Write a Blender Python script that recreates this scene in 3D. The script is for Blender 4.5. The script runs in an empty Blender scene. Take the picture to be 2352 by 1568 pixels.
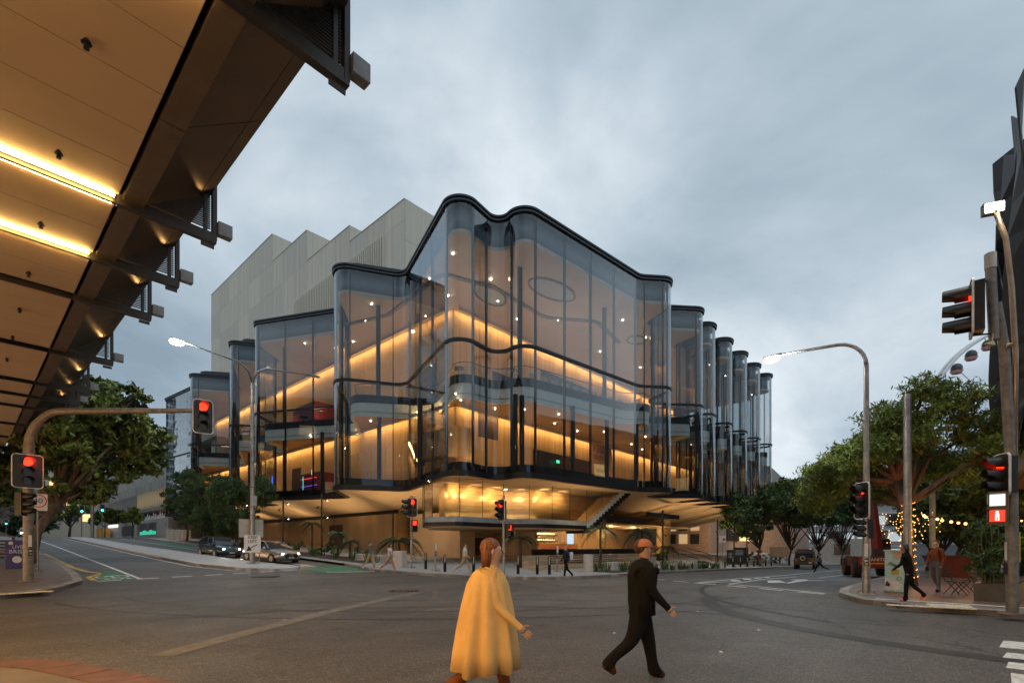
import bpy, bmesh, math, random
import numpy as np
from mathutils import Vector, Matrix
R = math.radians
random.seed(7); RNG = np.random.default_rng(7)
S = bpy.context.scene
COL = S.collection
# ------------------------------------------------------------------ camera
cam = bpy.data.objects.new('camera', bpy.data.cameras.new('camera'))
COL.objects.link(cam); S.camera = cam
cam.location = (0, 0, 1.7)
cam.rotation_euler = (R(90), 0, R(42.2 - 90))
cam.data.sensor_width = 36.0
cam.data.lens = 36.0 * 1149 / 2352
cam.data.shift_y = (1255 - 784) / 2352
cam.data.clip_end = 3000; cam.data.clip_start = 0.05
# ------------------------------------------------------------------ world: overcast dusk
wd = bpy.data.worlds.new('World'); S.world = wd; wd.use_nodes = True
nt = wd.node_tree; nt.nodes.clear()
N = nt.nodes.new; L = nt.links.new
def wmath(op, a, b=None):
    m = N('ShaderNodeMath'); m.operation = op
    for i, v in enumerate((a, b)):
        if v is None: continue
        if isinstance(v, (int, float)): m.inputs[i].default_value = v
        else: L(v, m.inputs[i])
    return m.outputs[0]
SUN_EL, SUN_AZ = 74, 200
tc = N('ShaderNodeTexCoord'); sep = N('ShaderNodeSeparateXYZ'); L(tc.outputs['Generated'], sep.inputs[0])
zz = wmath('ADD', wmath('MAXIMUM', sep.outputs[2], 0.0), 0.4)
cmb = N('ShaderNodeCombineXYZ')
L(wmath('DIVIDE', sep.outputs[0], zz), cmb.inputs[0]); L(wmath('DIVIDE', sep.outputs[1], zz), cmb.inputs[1])
n1 = N('ShaderNodeTexNoise'); n1.inputs['Scale'].default_value = 1.35; n1.inputs['Detail'].default_value = 7; n1.inputs['Roughness'].default_value = 0.52; n1.inputs['Distortion'].default_value = 0.35
mp = N('ShaderNodeMapping'); mp.inputs['Location'].default_value = (1.7, 4.4, 0); mp.inputs['Rotation'].default_value = (0, 0, 0.5); mp.inputs['Scale'].default_value = (1.0, 1.0, 1)
L(cmb.outputs[0], mp.inputs[0]); L(mp.outputs[0], n1.inputs['Vector'])
rp = N('ShaderNodeValToRGB'); L(n1.outputs['Fac'], rp.inputs[0])
e = rp.color_ramp.elements
e[0].position = 0.32; e[0].color = (0.27, 0.355, 0.43, 1)
e[1].position = 0.66; e[1].color = (0.84, 0.91, 0.96, 1)
m1 = e.new(0.5); m1.color = (0.50, 0.60, 0.68, 1)
sky = N('ShaderNodeTexSky'); sky.sky_type = 'NISHITA'; sky.sun_disc = False
sky.sun_elevation = R(SUN_EL); sky.sun_rotation = R(SUN_AZ)
b1 = N('ShaderNodeBackground'); L(rp.outputs[0], b1.inputs[0]); b1.inputs[1].default_value = 0.97
b2 = N('ShaderNodeBackground'); L(sky.outputs[0], b2.inputs[0]); b2.inputs[1].default_value = 0.006
ad = N('ShaderNodeAddShader'); L(b1.outputs[0], ad.inputs[0]); L(b2.outputs[0], ad.inputs[1])
wo = N('ShaderNodeOutputWorld'); L(ad.outputs[0], wo.inputs[0])
# ------------------------------------------------------------------ soft overcast sun
sd = bpy.data.lights.new('sun', 'SUN'); sd.energy = 0.5; sd.angle = R(25); sd.color = (1, 0.96, 0.9)
so = bpy.data.objects.new('sun', sd); COL.objects.link(so)
az = R(90 - SUN_AZ)
so.rotation_euler = Vector((-math.cos(az) * math.cos(R(SUN_EL)), -math.sin(az) * math.cos(R(SUN_EL)), -math.sin(R(SUN_EL)))).to_track_quat('-Z', 'Y').to_euler()
S.view_settings.view_transform = 'Standard'; S.view_settings.look = 'None'
S.view_settings.exposure = 0.0; S.view_settings.gamma = 1.0
S.cycles.use_denoising = True
S.cycles.max_bounces = 8; S.cycles.diffuse_bounces = 3; S.cycles.glossy_bounces = 3
S.cycles.transparent_max_bounces = 24; S.cycles.transmission_bounces = 4
S.cycles.caustics_reflective = False; S.cycles.caustics_refractive = False
S.cycles.sample_clamp_indirect = 4.0
S.cycles.use_light_tree = True
# ------------------------------------------------------------------ terrain
def zg(x, y):
    a = 0.043 * max(0.0, min(y, 84) - 19.5) + 0.015 * max(0.0, min(y, 165) - 84)
    b = -0.02 * max(0.0, min(x, 120) - 28) * max(0.0, min(1.0, (24 - y) / 6))
    return a + b
# ------------------------------------------------------------------ materials
MATS = {}
def mat(name, col=(0.5, 0.5, 0.5), rough=0.6, metal=0.0, var=0.12, scale=3.0, bump=0.0, bscale=40.0, emit=None, es=1.0, stretch=None, island=0.0, spec=0.5, col2=None, coat=0.0):
    if name in MATS: return MATS[name]
    m = bpy.data.materials.new(name); m.use_nodes = True
    t = m.node_tree; n = t.nodes; l = t.links; p = n['Principled BSDF']
    p.inputs['Roughness'].default_value = rough; p.inputs['Metallic'].default_value = metal
    p.inputs['Specular IOR Level'].default_value = spec
    p.inputs['Coat Weight'].default_value = coat
    c = (*col, 1)
    if emit:
        p.inputs['Base Color'].default_value = c
        p.inputs['Emission Color'].default_value = (*emit, 1); p.inputs['Emission Strength'].default_value = es
        MATS[name] = m; return m
    tcn = n.new('ShaderNodeTexCoord'); vec = tcn.outputs['Object']
    g = n.new('ShaderNodeNewGeometry')
    if stretch:
        mpn = n.new('ShaderNodeMapping'); mpn.inputs['Scale'].default_value = stretch; l.new(vec, mpn.inputs[0]); vec = mpn.outputs[0]
    no = n.new('ShaderNodeTexNoise'); no.inputs['Scale'].default_value = scale; no.inputs['Detail'].default_value = 6; no.inputs['Roughness'].default_value = 0.6
    l.new(vec, no.inputs['Vector'])
    mx = n.new('ShaderNodeMix'); mx.data_type = 'RGBA'
    lo = tuple(max(0, v * (1 - var * 1.6)) for v in col); hi = tuple(min(1, v * (1 + var * 1.6)) for v in (col2 or col))
    mx.inputs['A'].default_value = (*lo, 1); mx.inputs['B'].default_value = (*hi, 1)
    mr = n.new('ShaderNodeMapRange'); mr.inputs['From Min'].default_value = 0.3; mr.inputs['From Max'].default_value = 0.7
    l.new(no.outputs['Fac'], mr.inputs['Value']); l.new(mr.outputs[0], mx.inputs['Factor'])
    out = mx.outputs['Result']
    if island:
        hs = n.new('ShaderNodeHueSaturation'); l.new(out, hs.inputs['Color'])
        mr2 = n.new('ShaderNodeMapRange'); mr2.inputs['To Min'].default_value = 1 - island; mr2.inputs['To Max'].default_value = 1 + island
        l.new(g.outputs['Random Per Island'], mr2.inputs['Value']); l.new(mr2.outputs[0], hs.inputs['Value']); out = hs.outputs[0]
    l.new(out, p.inputs['Base Color'])
    if bump:
        nb = n.new('ShaderNodeTexNoise'); nb.inputs['Scale'].default_value = bscale; nb.inputs['Detail'].default_value = 4
        l.new(vec, nb.inputs['Vector'])
        bp = n.new('ShaderNodeBump'); bp.inputs['Strength'].default_value = bump; bp.inputs['Distance'].default_value = 0.02
        l.new(nb.outputs['Fac'], bp.inputs['Height']); l.new(bp.outputs[0], p.inputs['Normal'])
    MATS[name] = m; return m
def emat(name, col, s): return mat(name, (0.02, 0.02, 0.02), 0.5, emit=col, es=s)
def glassmat(name, tint, f0=0.06, refl=1.0, wob=0.0):
    if name in MATS: return MATS[name]
    m = bpy.data.materials.new(name); m.use_nodes = True
    t = m.node_tree; n = t.nodes; l = t.links; n.clear()
    o = n.new('ShaderNodeOutputMaterial'); mx = n.new('ShaderNodeMixShader'); tr = n.new('ShaderNodeBsdfTransparent'); gl = n.new('ShaderNodeBsdfGlossy')
    tr.inputs[0].default_value = (*tint, 1); gl.inputs[0].default_value = (refl * .93, refl * .98, refl, 1); gl.inputs['Roughness'].default_value = 0.0
    g = n.new('ShaderNodeNewGeometry'); dt = n.new('ShaderNodeVectorMath'); dt.operation = 'DOT_PRODUCT'
    l.new(g.outputs['Incoming'], dt.inputs[0]); l.new(g.outputs['Normal'], dt.inputs[1])
    def mm(op, a, b=None):
        q = n.new('ShaderNodeMath'); q.operation = op
        for i, v in enumerate((a, b)):
            if v is None: continue
            if isinstance(v, (int, float)): q.inputs[i].default_value = v
            else: l.new(v, q.inputs[i])
        return q.outputs[0]
    ab = mm('ABSOLUTE', dt.outputs['Value']); pw = mm('POWER', mm('SUBTRACT', 1.0, ab), 3.2)
    fac = mm('ADD', f0, mm('MULTIPLY', pw, 1 - f0)); l.new(fac, mx.inputs[0])
    l.new(tr.outputs[0], mx.inputs[1]); l.new(gl.outputs[0], mx.inputs[2]); l.new(mx.outputs[0], o.inputs[0])
    if wob:
        tcn = n.new('ShaderNodeTexCoord'); no = n.new('ShaderNodeTexNoise'); no.inputs['Scale'].default_value = 0.5; no.inputs['Detail'].default_value = 1
        l.new(tcn.outputs['Object'], no.inputs['Vector']); bp = n.new('ShaderNodeBump'); bp.inputs['Strength'].default_value = wob; bp.inputs['Distance'].default_value = 0.1
        l.new(no.outputs['Fac'], bp.inputs['Height']); l.new(bp.outputs[0], gl.inputs['Normal'])
    MATS[name] = m; return m
# ------------------------------------------------------------------ mesh helpers
class MB:
    def __init__(s): s.v = []; s.f = []
    def add(s, vs, fs):
        b = len(s.v); s.v += [tuple(v) for v in vs]; s.f += [tuple(i + b for i in f) for f in fs]; return s
    def box(s, c, d, rz=0.0, M=None):
        x, y, z = d[0] / 2, d[1] / 2, d[2] / 2; ca, sa = math.cos(rz), math.sin(rz)
        vs = []
        for k in (-z, z):
            for i, j in ((-x, -y), (x, -y), (x, y), (-x, y)):
                vs.append((c[0] + i * ca - j * sa, c[1] + i * sa + j * ca, c[2] + k))
        if M: vs = [M @ Vector(v) for v in vs]
        return s.add(vs, [(3, 2, 1, 0), (4, 5, 6, 7), (0, 1, 5, 4), (1, 2, 6, 5), (2, 3, 7, 6), (3, 0, 4, 7)])
    def b2(s, x0, x1, y0, y1, z0, z1): return s.box(((x0 + x1) / 2, (y0 + y1) / 2, (z0 + z1) / 2), (abs(x1 - x0), abs(y1 - y0), abs(z1 - z0)))
    def hexa(s, b, t): return s.add(list(b) + list(t), [(3, 2, 1, 0), (4, 5, 6, 7), (0, 1, 5, 4), (1, 2, 6, 5), (2, 3, 7, 6), (3, 0, 4, 7)])
    def prism(s, poly, z0, z1):
        n = len(poly); f0 = (lambda p: z0) if not callable(z0) else z0; f1 = (lambda p: z1) if not callable(z1) else z1
        vs = [(p[0], p[1], f0(p)) for p in poly] + [(p[0], p[1], f1(p)) for p in poly]
        return s.add(vs, [tuple(range(n - 1, -1, -1)), tuple(range(n, 2 * n))] + [(i, (i + 1) % n, n + (i + 1) % n, n + i) for i in range(n)])
    def slab(s, poly, z0, z1):
        from mathutils.geometry import delaunay_2d_cdt
        v, e_, f, *_ = delaunay_2d_cdt([Vector(p) for p in poly], [], [list(range(len(poly)))], 1, 1e-3)
        n = len(v); cnt = {}
        for t in f:
            for i in range(len(t)):
                k = (t[i], t[(i + 1) % len(t)]); cnt[k] = 1
        side = [(a, b, n + b, n + a) for (a, b) in cnt if (b, a) not in cnt]
        return s.add([(p.x, p.y, z0) for p in v] + [(p.x, p.y, z1) for p in v], [tuple(t[::-1]) for t in f] + [tuple(n + i for i in t) for t in f] + side)
    def tube(s, pts, rad, n=8, cap=True):
        pts = [Vector(p) for p in pts]
        if isinstance(rad, (int, float)): rad = [rad] * len(pts)
        vs = []; up = None
        for i, p in enumerate(pts):
            d = (pts[min(i + 1, len(pts) - 1)] - pts[max(i - 1, 0)]).normalized()
            if up is None: up = Vector((0, 0, 1)) if abs(d.z) < 0.9 else Vector((1, 0, 0))
            a = d.cross(up)
            if a.length < 1e-4: a = d.orthogonal()
            a.normalize(); b = a.cross(d).normalized(); up = b
            for k in range(n):
                t = 2 * math.pi * k / n; vs.append(p + (a * math.cos(t) + b * math.sin(t)) * rad[i])
        fs = [(i * n + k, i * n + (k + 1) % n, (i + 1) * n + (k + 1) % n, (i + 1) * n + k) for i in range(len(pts) - 1) for k in range(n)]
        if cap: fs += [tuple(range(n - 1, -1, -1)), tuple((len(pts) - 1) * n + k for k in range(n))]
        return s.add(vs, fs)
    def ball(s, c, r, n=8, m=6):
        rx, ry, rz = (r, r, r) if isinstance(r, (int, float)) else r
        vs = []
        for j in range(1, m):
            t = math.pi * j / m
            for k in range(n):
                a = 2 * math.pi * k / n; vs.append((c[0] + rx * math.sin(t) * math.cos(a), c[1] + ry * math.sin(t) * math.sin(a), c[2] + rz * math.cos(t)))
        vs += [(c[0], c[1], c[2] + rz), (c[0], c[1], c[2] - rz)]
        fs = [(j * n + k, (j + 1) * n + k, (j + 1) * n + (k + 1) % n, j * n + (k + 1) % n) for j in range(m - 2) for k in range(n)]
        q = len(vs); fs += [(q - 2, k, (k + 1) % n) for k in range(n)] + [(q - 1, (m - 2) * n + (k + 1) % n, (m - 2) * n + k) for k in range(n)]
        return s.add(vs, fs)
    def wall(s, path, z0, z1, th):
        """vertical strip of thickness th along an open path (offset to its left)"""
        nn = normals(path); n = len(path)
        A = list(path); B = [(p[0] + q[0] * th, p[1] + q[1] * th) for p, q in zip(path, nn)]
        z0f = z0 if callable(z0) else (lambda p: z0); z1f = z1 if callable(z1) else (lambda p: z1)
        vs = [(p[0], p[1], z0f(p)) for p in A] + [(p[0], p[1], z1f(p)) for p in A] + [(p[0], p[1], z0f(p)) for p in B] + [(p[0], p[1], z1f(p)) for p in B]
        fs = []
        for i in range(n - 1):
            j = i + 1
            fs += [(i, n + i, n + j, j), (2 * n + i, 2 * n + j, 3 * n + j, 3 * n + i), (n + i, 3 * n + i, 3 * n + j, n + j), (i, j, 2 * n + j, 2 * n + i)]
        fs += [(0, 2 * n, 3 * n, n), (n - 1, 2 * n - 1, 4 * n - 1, 3 * n - 1)]
        return s.add(vs, fs)
    def mesh(s, name, m, smooth=False):
        me = bpy.data.meshes.new(name); me.from_pydata(s.v, [], s.f)
        bm = bmesh.new(); bm.from_mesh(me); bmesh.ops.recalc_face_normals(bm, faces=bm.faces); bm.to_mesh(me); bm.free()
        me.materials.append(m)
        if smooth: me.shade_smooth()
        return me
    def build(s, name, m, parent=None, smooth=False, loc=None, rz=None, sharp=None):
        o = bpy.data.objects.new(name, s.mesh(name, m, smooth)); COL.objects.link(o)
        if sharp is not None: o.data.set_sharp_from_angle(angle=R(sharp))
        if parent is not None: o.parent = parent
        if loc is not None: o.location = loc
        if rz is not None: o.rotation_euler[2] = rz
        return o
def normals(path):
    out = []
    for i in range(len(path)):
        a = path[max(i - 1, 0)]; b = path[min(i + 1, len(path) - 1)]
        dx, dy = b[0] - a[0], b[1] - a[1]; l = math.hypot(dx, dy) or 1
        out.append((-dy / l, dx / l))
    return out
def offset(path, d): return [(p[0] + q[0] * d, p[1] + q[1] * d) for p, q in zip(path, normals(path))]
def fillet(V, seg=8):
    """V: (x, y, r) -> list of pieces ('s'|'a', points)"""
    out = []; cur = V[0][:2]
    for i in range(1, len(V) - 1):
        p = Vector(V[i][:2]); a = (Vector(V[i - 1][:2]) - p); b = (Vector(V[i + 1][:2]) - p); r = V[i][2]
        la, lb = a.length, b.length; a.normalize(); b.normalize()
        ang = a.angle(b); t = min(r / math.tan(ang / 2), la * 0.49, lb * 0.49); r = t * math.tan(ang / 2)
        p0 = p + a * t; p1 = p + b * t; c = p + (a + b).normalized() * (r / math.sin(ang / 2))
        out.append(('s', [tuple(cur), tuple(p0)]))
        a0 = math.atan2(p0.y - c.y, p0.x - c.x); da = (math.atan2(p1.y - c.y, p1.x - c.x) - a0 + math.pi) % (2 * math.pi) - math.pi
        k = max(2, int(abs(da) / (math.pi / 2) * seg) + 1)
        out.append(('a', [(c.x + r * math.cos(a0 + da * j / k), c.y + r * math.sin(a0 + da * j / k)) for j in range(k + 1)]))
        cur = tuple(p1)
    out.append(('s', [tuple(cur), tuple(V[-1][:2])]))
    return out
def flat(pieces):
    pts = []
    for _, q in pieces:
        for p in q:
            if not pts or math.hypot(p[0] - pts[-1][0], p[1] - pts[-1][1]) > 1e-3: pts.append(p)
    return pts
def empty(name, loc=(0, 0, 0), rz=0.0, parent=None):
    o = bpy.data.objects.new(name, None); COL.objects.link(o); o.location = loc; o.rotation_euler[2] = rz
    o.empty_display_size = 0.1
    if parent is not None: o.parent = parent
    return o
def tag(o, label=None, cat=None, group=None, kind=None):
    if label: o['label'] = label
    if cat: o['category'] = cat
    if group: o['group'] = group
    if kind: o['kind'] = kind
    return o
def thing(name, label, cat, loc=(0, 0, 0), rz=0.0, group=None): return tag(empty(name, loc, rz), label, cat, group)
def copy_tree(o, parent=None, loc=None, rz=None, label=None):
    c = o.copy(); COL.objects.link(c); c.parent = parent
    if loc is not None: c.location = loc
    if rz is not None: c.rotation_euler[2] = rz
    if label: c['label'] = label
    for ch in o.children: copy_tree(ch, c)
    return c
def share(name, me, parent=None, loc=(0, 0, 0), rz=0.0, scale=None):
    o = bpy.data.objects.new(name, me); COL.objects.link(o); o.location = loc; o.rotation_euler[2] = rz
    if scale: o.scale = scale
    if parent is not None: o.parent = parent
    return o
def text(body, size, m, parent, loc, rot, name='lettering', ext=0.004, align='CENTER'):
    c = bpy.data.curves.new(name, 'FONT'); c.body = body; c.size = size; c.extrude = ext; c.align_x = align; c.align_y = 'CENTER'; c.resolution_u = 3
    c.materials.append(m); f = bpy.data.objects.new(name, c); COL.objects.link(f)
    me = bpy.data.meshes.new_from_object(f.evaluated_get(bpy.context.evaluated_depsgraph_get())); bpy.data.objects.remove(f)
    o = bpy.data.objects.new(name, me); COL.objects.link(o); o.parent = parent; o.location = loc; o.rotation_euler = rot; return o
def light(name, typ, loc, e, col=(1, 0.72, 0.4), parent=None, to=None, size=0.1, size2=None, spot=120, blend=0.6):
    d = bpy.data.lights.new(name, typ); d.energy = e; d.color = col
    if typ == 'AREA':
        d.size = size
        if size2: d.shape = 'RECTANGLE'; d.size_y = size2
    else: d.shadow_soft_size = size
    if typ == 'SPOT': d.spot_size = R(spot); d.spot_blend = blend
    o = bpy.data.objects.new(name, d); COL.objects.link(o); o.location = loc
    if to is not None: o.rotation_euler = (Vector(to) - Vector(loc)).to_track_quat('-Z', 'Y').to_euler()
    if parent is not None: o.parent = parent
    return o
# ================================================================== ground
def ground_poly(name, poly, h, m, parent=None, step=4.0, skirt=0.0):
    """flat outline draped over the terrain"""
    bm = bmesh.new(); vs = [bm.verts.new((p[0], p[1], 0)) for p in poly]; bm.faces.new(vs)
    xs = [p[0] for p in poly]; ys = [p[1] for p in poly]
    cuts = [((0, y, 0), (0, 1, 0)) for y in (18, 19.5, 21, 22.5, 24, 84, 165)] + [((28, 0, 0), (1, 0, 0)), ((120, 0, 0), (1, 0, 0))]
    k = math.ceil(min(xs) / step) * step
    while k < max(xs) and step: cuts.append(((k, 0, 0), (1, 0, 0))); k += step
    k = math.ceil(min(ys) / step) * step
    while k < max(ys) and step: cuts.append(((0, k, 0), (0, 1, 0))); k += step
    for co, no in cuts:
        bmesh.ops.bisect_plane(bm, geom=bm.verts[:] + bm.edges[:] + bm.faces[:], plane_co=co, plane_no=no, dist=1e-4)
    for v in bm.verts: v.co.z = zg(v.co.x, v.co.y) + h
    if skirt:
        ed = [e_ for e_ in bm.edges if e_.is_boundary]; r = bmesh.ops.extrude_edge_only(bm, edges=ed)
        for v in r['geom']:
            if isinstance(v, bmesh.types.BMVert): v.co.z -= skirt
    bmesh.ops.recalc_face_normals(bm, faces=bm.faces)
    me = bpy.data.meshes.new(name); bm.to_mesh(me); bm.free(); me.materials.append(m)
    o = bpy.data.objects.new(name, me); COL.objects.link(o)
    if parent is not None: o.parent = parent
    return o
def asphalt():
    m = bpy.data.materials.new('asphalt'); m.use_nodes = True; t = m.node_tree; n = t.nodes; l = t.links; p = n['Principled BSDF']
    tcn = n.new('ShaderNodeTexCoord'); v = tcn.outputs['Object']
    def noise(sc, det=5, ro=0.6, vec=v):
        q = n.new('ShaderNodeTexNoise'); q.inputs['Scale'].default_value = sc; q.inputs['Detail'].default_value = det; q.inputs['Roughness'].default_value = ro; l.new(vec, q.inputs['Vector']); return q.outputs['Fac']
    def ramp(f, stops):
        r = n.new('ShaderNodeValToRGB'); l.new(f, r.inputs[0]); e = r.color_ramp.elements
        while len(e) < len(stops): e.new(0.5)
        for q, (ps, c) in zip(e, stops): q.position = ps; q.color = (*c, 1)
        return r.outputs[0]
    def mul(a, b):
        q = n.new('ShaderNodeMix'); q.data_type = 'RGBA'; q.blend_type = 'MULTIPLY'; q.inputs['Factor'].default_value = 1; l.new(a, q.inputs['A']); l.new(b, q.inputs['B']); return q.outputs['Result']
    big = ramp(noise(0.16, 4), [(0.3, (0.060, 0.058, 0.056)), (0.7, (0.100, 0.096, 0.091))])
    med = ramp(noise(1.1, 6, 0.7), [(0.3, (0.82, 0.82, 0.82)), (0.7, (1.15, 1.15, 1.15))])
    mpn = n.new('ShaderNodeMapping'); mpn.inputs['Rotation'].default_value = (0, 0, 0.75); mpn.inputs['Scale'].default_value = (0.05, 0.8, 1); l.new(v, mpn.inputs[0])
    wear = ramp(noise(1.0, 5, 0.6, mpn.outputs[0]), [(0.35, (0.8, 0.8, 0.8)), (0.65, (1.18, 1.17, 1.16))])
    vo = n.new('ShaderNodeTexVoronoi'); vo.inputs['Scale'].default_value = 58; l.new(v, vo.inputs['Vector'])
    bw = n.new('ShaderNodeSeparateColor'); l.new(vo.outputs['Color'], bw.inputs[0])
    fle = ramp(bw.outputs[0], [(0.0, (0.5, 0.5, 0.5)), (0.7, (0.95, 0.95, 0.95)), (0.95, (2.3, 2.2, 2.05))])
    pat = n.new('ShaderNodeTexVoronoi'); pat.inputs['Scale'].default_value = 0.22; pat.distance = 'CHEBYCHEV'; l.new(v, pat.inputs['Vector'])
    psep = n.new('ShaderNodeSeparateColor'); l.new(pat.outputs['Color'], psep.inputs[0])
    patch = ramp(psep.outputs[1], [(0.0, (0.70, 0.70, 0.71)), (0.22, (1.0, 1.0, 1.0)), (0.75, (1.0, 1.0, 1.0)), (1.0, (1.25, 1.22, 1.17))])
    oil = ramp(noise(0.9, 3, 0.5), [(0.66, (1, 1, 1)), (0.78, (0.62, 0.61, 0.60))])
    ck = n.new('ShaderNodeTexVoronoi'); ck.feature = 'DISTANCE_TO_EDGE'; ck.inputs['Scale'].default_value = 0.33
    wn = n.new('ShaderNodeTexNoise'); wn.inputs['Scale'].default_value = 1.6; wn.inputs['Detail'].default_value = 5; l.new(v, wn.inputs['Vector'])
    va = n.new('ShaderNodeVectorMath'); va.operation = 'MULTIPLY_ADD'; va.inputs[1].default_value = (0.9, 0.9, 0); l.new(wn.outputs['Color'], va.inputs[0]); l.new(v, va.inputs[2]); l.new(va.outputs[0], ck.inputs['Vector'])
    cline = ramp(ck.outputs['Distance'], [(0.003, (0.45, 0.44, 0.43)), (0.012, (1, 1, 1))])
    cmask = n.new('ShaderNodeMapRange'); cmask.inputs['From Min'].default_value = 0.5; cmask.inputs['From Max'].default_value = 0.6; l.new(noise(0.12, 2), cmask.inputs['Value'])
    cm_ = n.new('ShaderNodeMix'); cm_.data_type = 'RGBA'; cm_.inputs['A'].default_value = (1, 1, 1, 1); l.new(cmask.outputs[0], cm_.inputs['Factor']); l.new(cline, cm_.inputs['B'])
    l.new(mul(mul(mul(mul(mul(mul(big, med), wear), fle), patch), oil), cm_.outputs['Result']), p.inputs['Base Color'])
    rr = n.new('ShaderNodeMapRange'); rr.inputs['To Min'].default_value = 0.42; rr.inputs['To Max'].default_value = 0.7; l.new(noise(0.5), rr.inputs['Value']); l.new(rr.outputs[0], p.inputs['Roughness'])
    bp = n.new('ShaderNodeBump'); bp.inputs['Strength'].default_value = 0.5; bp.inputs['Distance'].default_value = 0.01; l.new(vo.outputs['Distance'], bp.inputs['Height']); l.new(bp.outputs[0], p.inputs['Normal'])
    return m
M_ROAD = asphalt()
xs = [-900, -300, -100, -40] + list(range(-20, 124, 4)) + [200, 400, 1200]; ys = [-900, -300, -100, -40, -20, -10] + list(range(0, 18, 3)) + [18, 19.5, 21, 22.5, 24] + list(range(28, 168, 8)) + [300, 600, 1500]
vs = [(x, y, zg(x, y)) for y in ys for x in xs]; nx = len(xs)
fs = [(j * nx + i, j * nx + i + 1, (j + 1) * nx + i + 1, (j + 1) * nx + i) for j in range(len(ys) - 1) for i in range(nx - 1)]
road = MB().add(vs, fs).build('road', M_ROAD); tag(road, 'dark worn asphalt road and intersection', None, kind='structure')
M_PAVE = mat('pale_paving', (0.30, 0.29, 0.275), 0.75, var=0.16, scale=1.3, bump=0.25, bscale=30)
M_PAVE_DK = mat('brown_paving', (0.16, 0.135, 0.12), 0.5, var=0.2, scale=1.6, bump=0.3, bscale=40)
M_KERB = mat('granite_kerb', (0.27, 0.26, 0.245), 0.7, var=0.22, scale=2.5, bump=0.35, bscale=35)
M_MED = mat('pale_concrete', (0.40, 0.40, 0.40), 0.7, var=0.1, scale=2.0, bump=0.2, bscale=30)
M_WHITE = mat('road_paint_white', (0.62, 0.62, 0.58), 0.6, var=0.25, scale=9, bump=0.2, bscale=60)
M_YEL = mat('road_paint_yellow', (0.55, 0.36, 0.06), 0.6, var=0.2, scale=9)
M_GRN = mat('road_paint_green', (0.035, 0.17, 0.095), 0.6, var=0.2, scale=4, bump=0.3, bscale=60)
M_TYRE = mat('tyre_mark_rubber', (0.028, 0.027, 0.026), 0.55, var=0.3, scale=6)
M_SEAM = mat('pale_sealant', (0.15, 0.135, 0.115), 0.6, var=0.25, scale=5, bump=0.3, bscale=60)
def smooth(pts, r=2.0, closed=False):
    V = [(*pts[0], 0)] + [(p[0], p[1], r) for p in pts[1:-1]] + [(*pts[-1], 0)]
    return flat(fillet(V, 5))
def resample(path, step):
    out = [path[0]]; acc = 0.0
    for a, b in zip(path, path[1:]):
        L_ = math.hypot(b[0] - a[0], b[1] - a[1]); t = step - acc
        while t <= L_: out.append((a[0] + (b[0] - a[0]) * t / L_, a[1] + (b[1] - a[1]) * t / L_)); t += step
        acc = (acc + L_) % step if L_ else acc
    return out
def kerb(parent, path, m=M_KERB, w=0.28, step=1.5, h=0.15):
    q = resample(path, 0.25); k = int(step / 0.25); i = 0
    while i < len(q) - 1:
        j = min(i + k, len(q) - 1); seg = q[i:j + 1]
        if len(seg) > 1:
            a, b = Vector(seg[-1]), Vector(seg[-2]); seg[-1] = tuple(a + (b - a).normalized() * (0.03 if step < 1 else 0.014))
            MB().wall(seg, lambda p: zg(*p) - 0.1, lambda p: zg(*p) + h + 0.006, w).build('kerb_stone', m, parent)
        i = j
# --- building-side footpath (kerb path walked so the footpath lies to its left)
KB = smooth([(17, 175), (17, 60), (17, 30), (16.2, 25.6), (17.2, 22), (18.7, 19.2), (19.5, 16.8), (21.4, 15.3), (25, 14.7), (34, 14.8), (60, 15.4), (130, 16.5)], 2.5)
fp1 = ground_poly('footpath', KB + [(130, 60), (31, 60), (31, 175)], 0.14, M_PAVE, skirt=0.2); tag(fp1, 'pale footpath round the theatre corner', None, kind='structure')
kerb(fp1, [p for p in KB if p[1] < 62 and p[0] < 62])
# --- far-left footpath under the canopy end
KL = smooth([(-14, 17.5), (0.6, 21.4), (2.2, 23.0), (3.2, 25.4), (3.4, 28), (3.6, 34), (3.7, 48), (3.7, 175)], 1.6)
fp2 = ground_poly('footpath', KL + [(-14, 175)], 0.14, M_PAVE_DK, skirt=0.2); tag(fp2, 'brown paved corner footpath beneath the canopy', None, kind='structure')
kerb(fp2, [p for p in KL if p[1] < 50 and p[0] > -6])
# --- camera-side corner
KC = smooth([(3.2, -12), (2.6, 2), (1.55, 7.2), (0.9, 9.35), (-0.6, 10.9), (-14, 13)], 2.0)
M_REDK = mat('brick_red_kerb', (0.15, 0.072, 0.058), 0.6, var=0.2, scale=4, bump=0.3, bscale=40)
fp3 = ground_poly('footpath', KC + [(-14, -12)], 0.14, M_PAVE_DK, skirt=0.2); tag(fp3, 'paved kerb corner at the camera with red kerb stones', None, kind='structure')
kerb(fp3, [p for p in KC if p[1] > 2.0 and p[0] > -5], M_REDK, 0.45, 0.75)
# --- right footpath
KR = smooth([(130, 3.4), (36, 3.4), (22, 3.45), (20.1, 3.2), (18.1, 2.35), (17.1, 0.9), (16.9, -1.2), (17.0, -40)], 0.9)
fp4 = ground_poly('footpath', KR + [(130, -40)], 0.14, M_PAVE_DK, skirt=0.2); tag(fp4, 'dark paved right corner footpath with white strip', None, kind='structure')
kerb(fp4, [p for p in KR if p[0] < 50 and p[1] > -9])
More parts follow.
